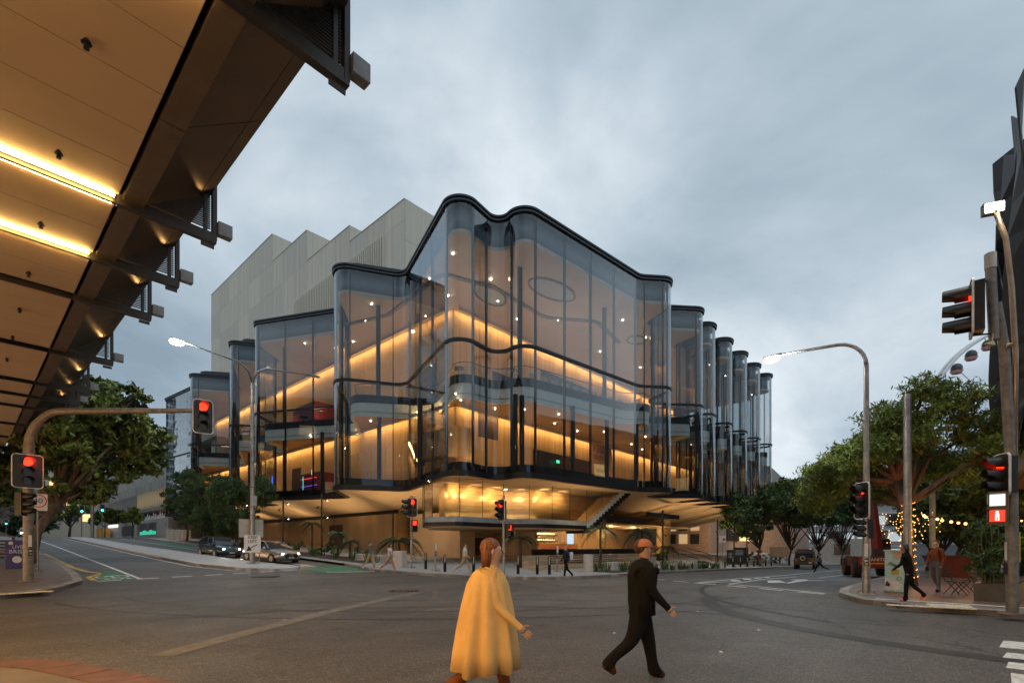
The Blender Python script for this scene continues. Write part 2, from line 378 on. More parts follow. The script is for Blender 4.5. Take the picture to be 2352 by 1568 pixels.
# --- median island
MD = [(9.0, 120), (9.0, 40), (9.2, 33), (10.2, 29.2), (11.4, 28.0), (12.6, 27.9), (13.3, 28.6), (13.2, 30.5), (12.4, 36), (11.4, 60), (10.6, 120)]
MDs = smooth(MD, 1.2)
med = ground_poly('median_island', MDs, 0.14, M_MED, skirt=0.2); tag(med, 'pale concrete median island', None, kind='structure')
kerb(med, [p for p in MDs if p[1] < 62], M_MED, 0.3, 1.5)
def line_(pts, w, m, h=0.006, name='lane_line'):
    a = offset(pts, w / 2); b = offset(pts, -w / 2); return ground_poly(name, a + b[::-1], h, m, road)
def dashes(p, q, n, duty, w, m=M_WHITE, name='lane_line'):
    p, q = Vector(p), Vector(q)
    for i in range(n):
        a = p + (q - p) * (i / n); b = p + (q - p) * ((i + duty) / n); line_([tuple(a), tuple(b)], w, m, name=name)
line_([(5.25, 26.4), (5.7, 60), (5.9, 120)], 0.15, M_WHITE)
line_([(8.65, 120), (8.65, 41), (8.85, 33), (9.9, 28.8), (11.2, 27.65)], 0.12, M_WHITE)
dashes((3.75, 26.25), (13.4, 28.2), 7, 0.6, 0.22)
ground_poly('cycle_box', [(3.85, 26.5), (5.12, 26.55), (5.16, 31), (4.6, 31)], 0.006, M_GRN, road)
line_([(3.95, 48), (3.9, 34), (4.1, 31.2), (4.5, 30.0), (3.75, 28.3), (3.72, 26.6)], 0.22, M_YEL, name='kerb_line')
ground_poly('cycle_box', [(13.5, 26.4), (16.1, 25.8), (16.6, 30), (13.6, 29.2)], 0.006, M_GRN, road)
line_([(13.6, 26.2), (16.2, 25.5)], 0.2, M_WHITE)
line_([(14.9, 30), (14.6, 46)], 0.12, M_WHITE); line_([(14.6, 50), (14.4, 90)], 0.12, M_WHITE)
ground_poly('cycle_box', [(14.9, 56), (16.6, 56), (16.6, 72), (14.8, 72)], 0.006, M_GRN, road)
for (cx, cy) in ((4.25, 27.9), (4.8, 28.1)):
    r = MB(); pts = [(cx + 0.3 * math.cos(a * math.pi / 8), cy + 0.55 * math.sin(a * math.pi / 8), 0) for a in range(17)]
    line_([(p[0], p[1]) for p in pts], 0.1, M_WHITE, 0.011, 'cycle_symbol')
line_([(4.25, 27.9), (4.45, 28.5), (4.75, 28.4), (4.8, 28.1)], 0.09, M_WHITE, 0.013, 'cycle_symbol')
for k in range(4): line_([(4.1 + 0.25 * k, 26.95), (4.25 + 0.25 * k, 26.98)], 0.3, M_WHITE, 0.011, 'cycle_symbol')
# right street: stop lines, hatch, arrow, crossing bars
dashes((20.8, 3.75), (24.8, 12.9), 6, 0.62, 0.18)
line_([(21.2, 3.8), (23.6, 8.0), (34, 7.6)], 0.16, M_WHITE)
line_([(23.0, 9.4), (31, 8.7), (60, 9.2)], 0.14, M_WHITE); line_([(23.0, 9.4), (26, 8.2)], 0.14, M_WHITE)
for k in range(4): line_([(25.6 + k * 1.7, 8.3), (26.6 + k * 1.7, 8.75)], 0.4, M_WHITE)
line_([(34, 6.4), (70, 5.5)], 0.12, M_WHITE)
ground_poly('lane_arrow', [(25.8, 6.05), (28.6, 5.85), (29.4, 5.2), (29.9, 5.6), (29.2, 5.95), (30.6, 6.35), (29.6, 6.9), (28.7, 6.4), (25.9, 6.25)], 0.006, M_WHITE, road)
ground_poly('lane_arrow', [(26.2, 6.25), (27.9, 7.0), (27.3, 7.4), (25.6, 6.9)], 0.007, M_WHITE, road)
for k, (x0, x1) in enumerate(((8.7, 9.5), (9.85, 10.4), (10.75, 11.3), (11.8, 12.7))):
    ground_poly('crossing_bar', [(x0, -0.42), (x1, -0.45 - 0.02 * k), (x1, -1.3), (x0, -1.3)], 0.006, M_WHITE, road)
# wear: tyre arcs, sealed seam
def arc(cx, cy, r, a0, a1, n=24): return [(cx + r * math.cos(R(a0 + (a1 - a0) * i / n)), cy + r * math.sin(R(a0 + (a1 - a0) * i / n))) for i in range(n + 1)]
for i_, (args, w) in enumerate((((1, 2, 12.2, 8, 82), 0.16), ((0.6, 1.6, 14.6, 5, 78), 0.14), ((20, 22, 16.5, 185, 262), 0.15), ((21, 23, 19.3, 188, 255), 0.13), ((19, -2, 8.6, 100, 178), 0.5), ((24, -4, 12.5, 96, 150), 0.2))):
    line_(arc(*args), w, M_TYRE, 0.003 + .0005 * i_, 'tyre_mark')
line_([(2.1, 9.3), (3.6, 10.4), (6.4, 12.3), (9.4, 14.0), (11.6, 15.2)], 0.42, M_SEAM, 0.0065, 'sealed_seam')
for pts in ([(5.6, 8.2), (6.3, 8.0), (7.2, 7.3), (8.6, 6.8)], [(9.2, 3.2), (9.9, 2.5), (10.0, 1.7)], [(9.2, 3.2), (8.4, 3.0), (8.2, 2.5)], [(10.9, 1.6), (11.9, 1.7), (12.7, 2.0)]):
    line_(pts, 0.025, M_TYRE, 0.0075, 'crack')
M_CHIP = mat('pale_litter', (0.6, 0.58, 0.52), 0.7)
for x, y in ((5.0, 11.7), (5.3, 11.5), (8.6, 5.1), (10.9, 3.1), (8.2, 2.9), (6.6, 1.4), (13.0, 5.2), (12.1, 13.4)):
    line_([(x, y), (x + 0.12, y + 0.06)], 0.05, M_CHIP, 0.006, 'lane_stud')
# drain grates
M_IRON = mat('cast_iron', (0.09, 0.06, 0.05), 0.5, 0.6, var=0.3, scale=6)
for k, (x, y, n_) in enumerate(((9.9, 25.0, 9), (11.4, 15.9, 8))):
    g = thing('drain_grate', ('slotted drain grate in the road before the median', 'rusty round-cornered drain cover in the middle of the crossing')[k], 'grate', (x, y, zg(x, y) + 0.006), R(-40))
    MB().b2(-0.55, 0.55, -0.3, -0.25, 0, 0.02).b2(-0.55, 0.55, 0.25, 0.3, 0, 0.02).build('frame', M_IRON, g)
    me = MB().b2(-0.03, 0.03, -0.25, 0.25, 0, 0.015).mesh('bar', M_IRON)
    for i in range(n_): share('bar', me, g, (-0.5 + i * 1.0 / (n_ - 1), 0, 0))
# tactile pavers and footpath strip
M_TAC = mat('tactile_white', (0.62, 0.58, 0.46), 0.6, var=0.12, scale=6)
def tactile(label, x, y, rz, nx_, ny_, s=0.3, h=0.146):
    t = thing('tactile_paving', label, 'tactile paving', (x, y, zg(x, y) + h), rz)
    me = MB().b2(-s / 2 + .006, s / 2 - .006, -s / 2 + .006, s / 2 - .006, 0, 0.012)
    for i in range(3): me.b2(-s / 2 + .03 + i * .1, -s / 2 + .07 + i * .1, -s / 2 + .02, s / 2 - .02, 0.012, 0.02)
    me = me.mesh('tile', M_TAC)
    for i in range(nx_):
        for j in range(ny_): share('tile', me, t, (i * s, j * s, 0))
tactile('cream ribbed tactile tiles on the left kerb ramp', 0.75, 21.75, R(20), 5, 3)
tactile('row of white tactile tiles at the right kerb edge', 16.95, -0.05, R(100), 6, 1)
tactile('square of white tactile tiles behind the kerb row', 17.7, 0.05, R(100), 3, 3)
ground_poly('paved_strip', [(18.6, 2.0), (18.35, 2.0), (17.9, -4), (18.15, -4)], 0.147, M_WHITE, fp4)
# paving slabs on the two near corners
sl = MB().b2(-0.595, 0.595, -0.595, 0.595, -0.02, 0.008).mesh('paving_slab', M_PAVE_DK)
def inside(p, poly):
    c = False; j = len(poly) - 1
    for i in range(len(poly)):
        a, b = poly[i], poly[j]
        if (a[1] > p[1]) != (b[1] > p[1]) and p[0] < (b[0] - a[0]) * (p[1] - a[1]) / (b[1] - a[1]) + a[0]: c = not c
        j = i
    return c
def slabs(parent, poly, x0, x1, y0, y1, me, s=1.2):
    x = x0
    while x < x1:
        y = y0
        while y < y1:
            if all(inside((x + i * s * .75, y + j * s * .75), poly) for i in (-1, 0, 1) for j in (-1, 0, 1)):
                o = share('paving_slab', me, parent, (x, y, zg(x, y) + 0.14))
                o.rotation_euler[0] = math.atan((zg(x, y + .1) - zg(x, y - .1)) / .2)
            y += s
        x += s
slabs(fp2, KL + [(-14, 175)], -5, 3.6, 25.2, 50, sl)
sl2 = MB().b2(-0.595, 0.595, -0.595, 0.595, -0.02, 0.008).mesh('paving_slab', mat('red_brown_paving', (0.17, 0.10, 0.075), 0.45, var=0.2, scale=2, bump=0.3, bscale=40))
slabs(fp4, KR + [(130, -40)], 19.2, 45, -8, 3, sl2)
sl3 = MB().b2(-0.745, 0.745, -0.745, 0.745, -0.02, 0.006).mesh('paving_slab', M_PAVE)
slabs(fp1, KB + [(130, 60), (31, 60), (31, 175)], 17.2, 46, 15, 40, sl3, 1.5)
# ================================================================== theatre
M_GLASS = glassmat('facade_glass', (0.84, 0.865, 0.88), 0.044, 1.0, 0.06)
M_CLEAR = glassmat('clear_glass', (0.94, 0.95, 0.95), 0.03)
M_CAP = mat('slate_metal', (0.035, 0.042, 0.052), 0.38, 0.4, var=0.15, scale=1.5)
M_MUL = mat('black_metal', (0.012, 0.013, 0.016), 0.35, 0.3, var=0.2, scale=3)
M_SOF = mat('warm_plaster', (0.58, 0.45, 0.30), 0.6, var=0.05, scale=0.7)
M_TIM = mat('honey_timber', (0.50, 0.33, 0.16), 0.55, var=0.16, scale=2.0, stretch=(1.5, 1.5, 0.06), bump=0.1, bscale=5)
M_SLAB = mat('pale_green_white', (0.74, 0.80, 0.75), 0.5, var=0.05)
M_FLOOR = mat('foyer_floor', (0.40, 0.28, 0.17), 0.3, var=0.15)
M_CEIL = mat('foyer_ceiling', (0.62, 0.53, 0.45), 0.6, var=0.04, scale=0.4)
M_COVE = emat('cove_glow', (1.0, 0.58, 0.20), 34.0)
M_SPOT = emat('downlight_glow', (1.0, 0.85, 0.6), 60.0)
M_WHITEGLOW = emat('warm_strip_glow', (1.0, 0.78, 0.45), 14.0)
theatre = thing('theatre_building', 'corner theatre with rippling glass walls, warm foyers and stepped concrete tower', 'building', (0, 0, 0))
V = [(24.5, 98, 0), (22.3, 96, .6), (23.4, 84, 1.2), (21.1, 79.2, 1.3), (26.4, 76.0, 1.4), (20.9, 63.2, 1.1), (25.8, 60.4, 1.3), (20.9, 56.2, .9), (26.0, 45.6, 1.3), (20.8, 39.4, 1.3), (26.2, 36.4, 1.2), (21.9, 24.9, 1.2), (26.8, 25.6, .95), (26.1, 22.75, 1.25), (40.2, 21.3, 1.5), (42.9, 18.9, 1.1), (45.3, 23.6, 1.2), (50.7, 18.7, 1.1), (51.9, 23.2, .9)]
for k in range(5):
    c = 54.45 + 5.3 * k
    V += [(c - 1.3, 23.2 if k else 23.2, 1.2), (c - 1.3, 20, 1.22), (c + 1.3, 20, 1.22), (c + 1.3, 23.2, 1.2)]
V += [(79, 23.2, .5), (79.5, 34, 0)]
PC = fillet(V, 10)
panes = []
for kind, q in PC:
    if kind == 'a':
        n_ = max(1, round(sum(math.hypot(b[0] - a[0], b[1] - a[1]) for a, b in zip(q, q[1:])) / 2.6)); k = math.ceil((len(q) - 1) / n_)
        for i in range(0, len(q) - 1, k): panes.append(q[i:i + k + 1])
    else:
        L_ = math.hypot(q[1][0] - q[0][0], q[1][1] - q[0][1])
        if L_ < 0.7:
            if panes: panes[-1] = panes[-1] + [q[1]]
            continue
        n_ = max(1, round(L_ / 3.1))
        for i in range(n_): panes.append([(q[0][0] + (q[1][0] - q[0][0]) * (i + j) / n_, q[0][1] + (q[1][1] - q[0][1]) * (i + j) / n_) for j in (0, 1)])
ZB, ZM, ZT = 6.95, 15.85, 25.2
def inset(q, e=0.015):
    q = [Vector(p) for p in q]; a = q[0] + (q[1] - q[0]).normalized() * e; b = q[-1] + (q[-2] - q[-1]).normalized() * e
    return [tuple(a)] + [tuple(p) for p in q[1:-1]] + [tuple(b)]
mul_me = MB().b2(-0.04, 0.04, 0.03, 0.22, ZB - .3, ZT + .1).mesh('mullion', M_MUL)
for q in panes:
    qi = inset(q)
    MB().wall(qi, ZB, ZM - 0.09, 0.024).build('glass_pane', M_GLASS, theatre, smooth=True, sharp=40)
    MB().wall(qi, ZM + 0.09, ZT, 0.024).build('glass_pane', M_GLASS, theatre, smooth=True, sharp=40)
    a, b = q[0], q[1]; share('mullion', mul_me, theatre, (q[0][0], q[0][1], 0), math.atan2(b[1] - a[1], b[0] - a[0]))
CV = flat(PC)
def band(name, off, z0, z1, th, m, sm=True): MB().wall(offset(CV, off), z0, z1, th).build(name, m, theatre, smooth=True, sharp=50)
band('transom', -0.10, ZM - 0.09, ZM + 0.09, 0.3, M_MUL)
band('parapet_band', -0.14, ZT + 0.06, ZT + 0.2, 0.5, M_CAP)
band('parapet_band', -0.05, ZT + 0.2, ZT + 0.3, 0.35, M_MUL)
band('parapet_band', -0.18, ZT + 0.3, ZT + 0.44, 0.6, M_CAP)
band('base_band', -0.12, ZB - 0.42, ZB - 0.003, 0.4, M_MUL)
band('floor_edge', 0.42, ZB, ZB + 0.62, 0.12, M_MUL)
BACK = [(79.5, 60), (33, 60), (33, 98)]
MB().slab(offset(CV, 0.3) + BACK, ZT + 0.06, ZT + 0.44).build('roof_slab', M_CAP, theatre)
U = flat(fillet([(25.5, 97, 0), (23.6, 95, .6), (24.6, 84, 1.2), (22.3, 79, 1.2), (27.2, 75.4, 1), (22.2, 63, 1), (27, 60, 1), (22.3, 56.2, 1), (27.3, 45.2, 1.3), (22, 39.6, 1.1), (27.5, 36.2, 1), (23.2, 26.3, 1.2), (27.9, 26.8, .9), (27.3, 23.9, 1.2), (40.5, 22.6, 1.4), (42.6, 20.6, 1), (45.2, 25.2, 1), (50.1, 20.6, 1), (51.5, 25, 1), (53.5, 21.2, .8), (56, 21.2, .8), (57, 25, .5), (59.6, 21.3, .8), (61, 25, .5), (64.8, 21.4, .8), (66.5, 25, .5), (70.2, 21.4, .8), (72, 25, .5), (78, 24, 0)], 6))
MB().wall(U, ZT + 0.44, ZT + 1.0, 0.4).build('upper_parapet', M_CAP, theatre, smooth=True, sharp=50)
# floors, ceilings
FL = offset(CV, 0.55)
MB().slab(FL + BACK, ZB - 0.2, ZB + 0.06).build('foyer_floor', M_FLOOR, theatre)
MB().slab(offset(CV, 0.35) + BACK, 23.35, 23.6).build('upper_ceiling', M_CEIL, theatre)
MB().wall(offset(CV, 0.5), 23.6, ZT, 0.1).build('ceiling_upstand', mat('blue_grey_panel', (0.20, 0.25, 0.30), 0.5, var=0.05), theatre, smooth=True)
SV = [(25.5, 98, 0), (23.4, 95, .6), (24.4, 84, 1.2), (22.0, 79.2, 1.2), (27.2, 75.8, 1.2), (21.8, 63.2, 1.1), (26.8, 60.0, 1.2), (21.8, 56.0, 1.0), (27.2, 45.4, 1.4), (22.4, 39.3, 1.4), (28.4, 35.2, 2.0), (24.7, 27.9, 1.4), (28.9, 27.9, 1.6), (29.3, 25.3, 1.4), (41, 23.2, 1.6), (43, 21.2, 1.0), (45.3, 25, 1.2), (50.6, 20.3, 1.0), (52.2, 24.5, .9)]
for k in range(5):
    c = 54.45 + 5.3 * k; SV += [(c - .95, 24.5, .9), (c - .95, 20.6, .9), (c + .95, 20.6, .9), (c + .95, 24.5, .9)]
SV += [(79, 24.4, 0)]
SC = flat(fillet(SV, 6))
MB().slab(SC + BACK, 13.35, 13.45).build('lower_ceiling', mat('timber_ceiling', (.46, .31, .16), .6, var=.05, scale=.5), theatre)
MB().slab(offset(SC, 0.2) + BACK, 14.0, 14.75).build('mezzanine_floor', M_FLOOR, theatre)
MB().wall(SC, 13.02, 14.2, 0.16).build('slab_edge', M_SLAB, theatre, smooth=True, sharp=50)
MB().wall(offset(SC, -0.06), 14.2, 14.85, 0.2).build('slab_fascia', M_MUL, theatre, smooth=True, sharp=50)
bal = resample([p for p in offset(SC, 0.3)], 2.2)
for a, b in zip(bal, bal[1:]):
    MB().wall(inset([a, b], 0.02), 14.78, 15.85, 0.02).build('balustrade_pane', M_CLEAR, theatre)
MB().tube([(p[0], p[1], 15.9) for p in offset(SC, 0.31)], 0.03, 6).build('balustrade_rail', M_MUL, theatre)
# inner timber walls (lower x=27.4/y=31.1, upper x=30.1/y=34.5), panelled, with a light cove along the top
def panelwall(axis, at_, a, b, z0, z1, w, rows, skip=()):
    sgn = -1
    hs = (z1 - z0) / rows; n_ = max(1, round((b - a) / w)); ww = (b - a) / n_
    me = MB().b2(0.008, ww - 0.008, -0.06, 0, 0.008, hs - 0.008).mesh('timber_panel', M_TIM) if axis == 'y' else MB().b2(-0.06, 0, 0.008, ww - 0.008, 0.008, hs - 0.008).mesh('timber_panel', M_TIM)
    for i in range(n_):
        for j in range(rows):
            if any(s0 <= a + ww * (i + .5) <= s1 and r0 <= j <= r1 for s0, s1, r0, r1 in skip): continue
            share('timber_panel', me, theatre, (a + i * ww, at_, z0 + j * hs) if axis == 'y' else (at_, a + i * ww, z0 + j * hs))
M_DARKIN = mat('dark_foyer_recess', (0.06, 0.03, 0.025), 0.4)
MB().b2(27.5, 78, 31.2, 31.6, ZB, 13.35).b2(27.5, 27.9, 31.6, 98, ZB, 13.35).build('inner_wall', M_DARKIN, theatre)
MB().b2(30.2, 78, 34.6, 34.9, 14.75, 23.35).b2(30.2, 30.6, 34.9, 98, 14.75, 23.35).build('inner_wall', M_DARKIN, theatre)
panelwall('y', 31.19, 27.45, 78, ZB + .1, 13.3, 2.5, 3, ((37.4, 43, 1, 1), (43, 48, 1, 1), (29.5, 32, 2, 2)))
panelwall('x', 27.49, 31.2, 97, ZB + .1, 13.3, 2.5, 3, ((33, 36, 1, 2), (49, 51.5, 0, 0), (58, 62, 0, 1)))
panelwall('y', 34.59, 30.15, 78, 14.8, 23.3, 2.5, 4, ((34, 39.5, 0, 1), (44, 52, 1, 2)))
panelwall('x', 30.19, 34.6, 97, 14.8, 23.3, 2.5, 4, ((38, 40, 0, 1),))
for (x0, x1, y0, y1, z) in ((27.7, 78, 30.55, 30.72, 13.30), (26.85, 27.02, 31.5, 97, 13.30), (30.5, 78, 33.95, 34.12, 23.30), (29.55, 29.72, 34.9, 97, 23.30)):
    MB().b2(x0, x1, y0, y1, z, z + 0.04).build('cove_strip', M_COVE, theatre)
MB().b2(27.3, 78, 30.40, 30.46, 13.05, 13.36).b2(26.68, 26.74, 31.2, 97, 13.05, 13.36).build('cove_pelmet', M_CEIL, theatre)
MB().b2(30.1, 78, 33.80, 33.86, 23.05, 23.36).b2(29.38, 29.44, 34.6, 97, 23.05, 23.36).build('cove_pelmet', M_CEIL, theatre)
# ceiling features
ringm = mat('grey_ceiling_trim', (0.22, 0.22, 0.22), 0.5)
for (cx, cy, rx, ry, a) in ((33.5, 25.8, 2.6, 1.3, -.1), (30.5, 30.2, 2.2, 1.2, .3), (47.5, 25.5, 1.2, 1.0, 0)):
    pts = [(cx + rx * math.cos(t) * math.cos(a) - ry * math.sin(t) * math.sin(a), cy + rx * math.cos(t) * math.sin(a) + ry * math.sin(t) * math.cos(a)) for t in [2 * math.pi * i / 28 for i in range(29)]]
    MB().wall(pts, 23.24, 23.36, 0.18).build('ceiling_ring', ringm, theatre, smooth=True)
    MB().prism(pts[:-1], 23.31, 23.352).build('ceiling_inset', mat('blue_white_inset', (0.5, 0.55, 0.58), 0.5, var=0.03), theatre)
MB().wall(flat(fillet([(24.6, 46, 0), (26.6, 40, 1.5), (25.4, 30.5, 1.2), (30.2, 28.9, 1.5), (37, 29.2, 2), (41, 26, 1.5), (47, 27, 0)], 6)), 23.27, 23.352, 0.45).build('ceiling_groove', ringm, theatre, smooth=True)
# downlights: small glowing discs with a lamp under some of them
dl = MB().tube([(0, 0, 0), (0, 0, 0.05)], 0.042, 8).mesh('downlight', M_SPOT)
def downlights(z, pts, e, every=2):
    for i, (x, y) in enumerate(pts):
        if i % 3 == 2: continue
        share('downlight', dl, theatre, (x, y, z - 0.05))
        if i % every == 0: light('downlight_lamp', 'SPOT', (x, y, z - 0.12), e, (1, 0.62, 0.30), theatre, (x, y, 0), 0.15, spot=150, blend=0.8)
lo = [(25.2, 28.6), (26.6, 29.6), (28.6, 28.6), (30.2, 29.3), (32, 27.6), (34.5, 29.2), (35.2, 26.4), (37.5, 28.6), (39.6, 25.6), (41.5, 28.8), (43.6, 27), (46.5, 28.8), (48.5, 25), (51, 28), (54.5, 23), (54.5, 28.5), (59.7, 23), (60, 28.5), (65, 23), (70.4, 23), (75.6, 23), (24.6, 38.6), (25.4, 40.6), (24.2, 42.4), (25.8, 47.5), (24.4, 50.4), (23.4, 54), (24.4, 62), (24, 64.5), (25, 78), (26.4, 35)]
downlights(13.3, lo, 130)
up = [(24.4, 28), (25.4, 32), (27.6, 30), (28.2, 33), (28.8, 28.4), (31.4, 25.4), (31.8, 30.5), (35.5, 31.5), (36.8, 25.4), (38.3, 28.8), (42.4, 24.2), (43, 30.5), (47.6, 24.5), (47.6, 30), (54.5, 22.5), (59.7, 22.5), (65, 22.5), (70.4, 22.5), (75.6, 22.5), (55, 29), (65, 29), (24.6, 39.2), (26, 42.5), (27.6, 40), (27.8, 47.8), (24.6, 52), (25.4, 57.6), (25, 62.6), (26.5, 70), (25, 80)]
downlights(23.3, up, 190)
# unseen fill lamps added above the floors to brighten the ceilings
for (x, y) in ((25.6, 30.5), (28.4, 30.6), (31.5, 28.5), (35, 28), (39, 27.5), (43, 27), (47.5, 28), (54, 28), (62, 28), (70, 28), (25.4, 40.5), (27.4, 44), (25.6, 51), (25.4, 57), (25.4, 66), (25.5, 78)):
    light('ceiling_fill', 'AREA', (x, y, 15.4), 62, (1, .70, .50), theatre, (x, y, 30), 1.2)
    if y < 31 or x < 26.5: light('ceiling_fill', 'AREA', (x, min(y, 29.5) if y < 31 else y, 8.2), 38, (1, .58, .24), theatre, (x, min(y, 29.5) if y < 31 else y, 30), 1.0)
# foyer columns
cm = MB()
for (x, y) in ((24.3, 31.8), (28.6, 25.6), (29.15, 25.4), (25.2, 38.9), (34.2, 24.2), (39.2, 24.0), (43.2, 23.2), (47.6, 23.4), (53.9, 22.4), (59.2, 22.4), (64.5, 22.4), (69.8, 22.4), (24.8, 48.6), (23.6, 54.6), (24, 62.3), (24.2, 66), (24, 72)):
    cc = MB().tube([(x, y, ZB), (x, y, 13.36)], 0.2, 12); cc.build('foyer_column', M_MUL, theatre, smooth=True, sharp=50)
    if (x, y) in ((29.15, 25.4), (39.2, 24.0), (47.6, 23.4), (53.9, 22.4), (64.5, 22.4), (25.2, 38.9), (23.6, 54.6)): MB().tube([(x + .1, y + .3, 14.75), (x + .1, y + .3, 23.4)], 0.2, 12).build('foyer_column', M_CAP, theatre, smooth=True, sharp=50)
# red lounge walls and signs behind the left bays, hanging poster, exit sign, timber pulpit boxes
M_RED = mat('dark_red_panel', (0.16, 0.02, 0.025), 0.4)
MB().b2(25.2, 27.2, 50.2, 54.6, ZB, 9.6).build('red_counter', M_RED, theatre); MB().b2(25.6, 28.6, 52, 57, 14.75, 17.4).build('red_counter', M_RED, theatre)
MB().b2(25.15, 25.19, 50.6, 54.2, 9.0, 9.06).build('neon_strip', emat('red_neon', (1, .05, .05), 2), theatre)
MB().b2(25.15, 25.19, 50.6, 54.2, 8.2, 8.25).build('neon_strip', emat('violet_neon', (.3, .1, 1), 1.2), theatre)
MB().b2(22.3, 22.36, 54.7, 54.76, ZB + .2, 9.2).build('neon_strip', emat('blue_neon', (.05, .15, 1), 2), theatre)
MB().b2(24.0, 24.06, 51.2, 51.26, ZB + .2, 9.0).build('neon_strip', emat('teal_neon', (.05, .8, .6), 1.2), theatre)
text('1', 0.8, emat('number_glow', (1, .8, .5), 2), theatre, (25.14, 51.6, 9.6), (R(90), 0, R(-90)))
MB().b2(27.42, 27.46, 35.2, 36.9, 8.8, 11.0).build('dark_opening', M_DARKIN, theatre)
MB().b2(26.3, 28.4, 30.2, 30.9, 8.9, 11.4).build('timber_box', M_TIM, theatre); MB().b2(26.5, 27.4, 31.2, 34.8, 9.2, 11.3).build('timber_box', M_TIM, theatre)
MB().b2(37.4, 41.6, 31.06, 31.12, 7.2, 11.2).build('dark_screen', M_MUL, theatre)
MB().b2(41.8, 46.5, 31.06, 31.12, 9.0, 11.2).build('dark_screen', M_DARKIN, theatre)
M_POST = mat('poster_tan', (0.45, 0.26, 0.12), 0.6)
po = MB().box((45.6, 28.6, 10.8), (4.2, 0.08, 3.2)).build('hanging_poster', M_POST, theatre); M_INK = mat('brown_ink', (0.1, 0.03, 0.015), 0.6)
text('FUNNIEST', 0.72, M_INK, po, (45.6, 28.55, 11.75), (R(90), 0, 0)); text('MUSICAL', 0.72, M_INK, po, (45.6, 28.55, 11.05), (R(90), 0, 0))
MB().b2(44.6, 46.9, 28.52, 28.555, 9.5, 9.9).build('poster_print', M_INK, po)
ex = MB().b2(40.6, 41.1, 30.7, 30.76, 10.2, 10.5).build('exit_sign', emat('exit_green', (.1, 1, .5), 1.5), theatre)
# mezzanine seats: rows of tilted tan backs, lounge tables
st = MB().add([(-.3, 0, 0), (.3, 0, 0), (.3, .12, 0), (-.3, .12, 0), (-.3, .22, .8), (.3, .22, .8), (.3, .32, .8), (-.3, .32, .8)], [(3, 2, 1, 0), (4, 5, 6, 7), (0, 1, 5, 4), (1, 2, 6, 5), (2, 3, 7, 6), (3, 0, 4, 7)]).mesh('seat_back', mat('tan_seat', (.35, .24, .14), .6))
for i in range(10): share('seat_back', st, theatre, (31.2 + i * 1.25, 25.9 - i * .17, 15.0), R(-25))
for (x, y, z) in ((26.4, 29.6, 14.75), (29.6, 26.8, 14.75), (26.2, 41, 14.75), (25, 53.2, 14.75), (47.6, 22.6, 14.75), (33.2, 25.8, ZB), (42.4, 23.2, ZB)):
    MB().tube([(x, y, z), (x, y, z + .95)], .04, 8).tube([(x, y, z + .95), (x, y, z + 1.0)], .45, 16).build('bar_table', M_MUL, theatre)
for (x, y) in ((49.2, 21.6), (54.5, 21.4), (59.8, 21.4), (65, 21.4)):
    MB().box((x, y, 15.35), (1.1, .8, .75)).build('armchair', mat('plum_upholstery', (.12, .05, .05), .7), theatre)
# --- soffit belly and ground storey
OUT = offset(CV, 0.25)
def inner(p):
    x, y = p
    if y > 42: return (29.0, y, 5.35 if y < 70 else 5.6)
    if x > 36: return (x, 33.5, 4.7)
    t = max(0, min(1, (x - 20.5 + (42 - y) * .55) / 22)); return (29 + 10 * t, 42 - 8.5 * t, 5.35 - .65 * t)
vs = []; K = 8; n_ = len(OUT)
for p in OUT:
    q = inner(p)
    for j in range(K + 1):
        t = j / K; e_ = t * t * (3 - 2 * t); vs.append((p[0] + (q[0] - p[0]) * t, p[1] + (q[1] - p[1]) * t, 6.6 + (q[2] - 6.6) * e_))
fs = [(i * (K + 1) + j, (i + 1) * (K + 1) + j, (i + 1) * (K + 1) + j + 1, i * (K + 1) + j + 1) for i in range(n_ - 1) for j in range(K)]
MB().add(vs, fs).build('soffit', M_SOF, theatre, smooth=True)
M_BEIGE = mat('beige_cladding', (0.36, 0.26, 0.15), 0.6, var=0.12, scale=1.5, stretch=(1, 1, .08), bump=.1, bscale=6)
panel = MB().b2(-0.05, 0, .008, 2.392, .008, 5.4).mesh('wall_panel', M_BEIGE)
MB().b2(29.02, 29.3, 42, 97, 0, 5.7).build('ground_wall', M_MUL, theatre)
for i in range(22): share('wall_panel', panel, theatre, (29.0, 42.4 + i * 2.4, 0.2))
MB().b2(28.9, 29.05, 41.5, 97, 5.0, 5.42).build('soffit_trim', M_MUL, theatre)
MB().b2(28.9, 28.94, 52, 55, 1.4, 4.2).build('dark_opening', M_DARKIN, theatre)
# recess beside the pod: doors, stepped ceiling
wall2 = MB().b2(29, 36, 41.9, 42.2, 0, 5.6).b2(36, 36.3, 33.5, 42.2, 0, 5.0); wall2.build('ground_wall', M_BEIGE, theatre)
for k in range(2):
    dd = MB().b2(29.4 + k * 1.1, 30.45 + k * 1.1, 41.82, 41.89, .5, 3.2).build('door', mat('amber_door', (.42, .27, .1), .45), theatre)
    MB().b2(29.6 + k * 1.1, 30.2 + k * 1.1, 41.79, 41.815, 2.1, 2.16).build('handle', M_MUL, dd)
for k in range(3): MB().b2(30 + k * .5, 36.4, 33.2 + k * .9, 34 + k * .9, 3.3 - k * .35, 3.75 - k * .35).build('stepped_bulkhead', M_SOF, theatre)
MB().b2(29.4, 31.2, 32.8, 40, 0.0, 4.8).build('pier', M_SOF, theatre)
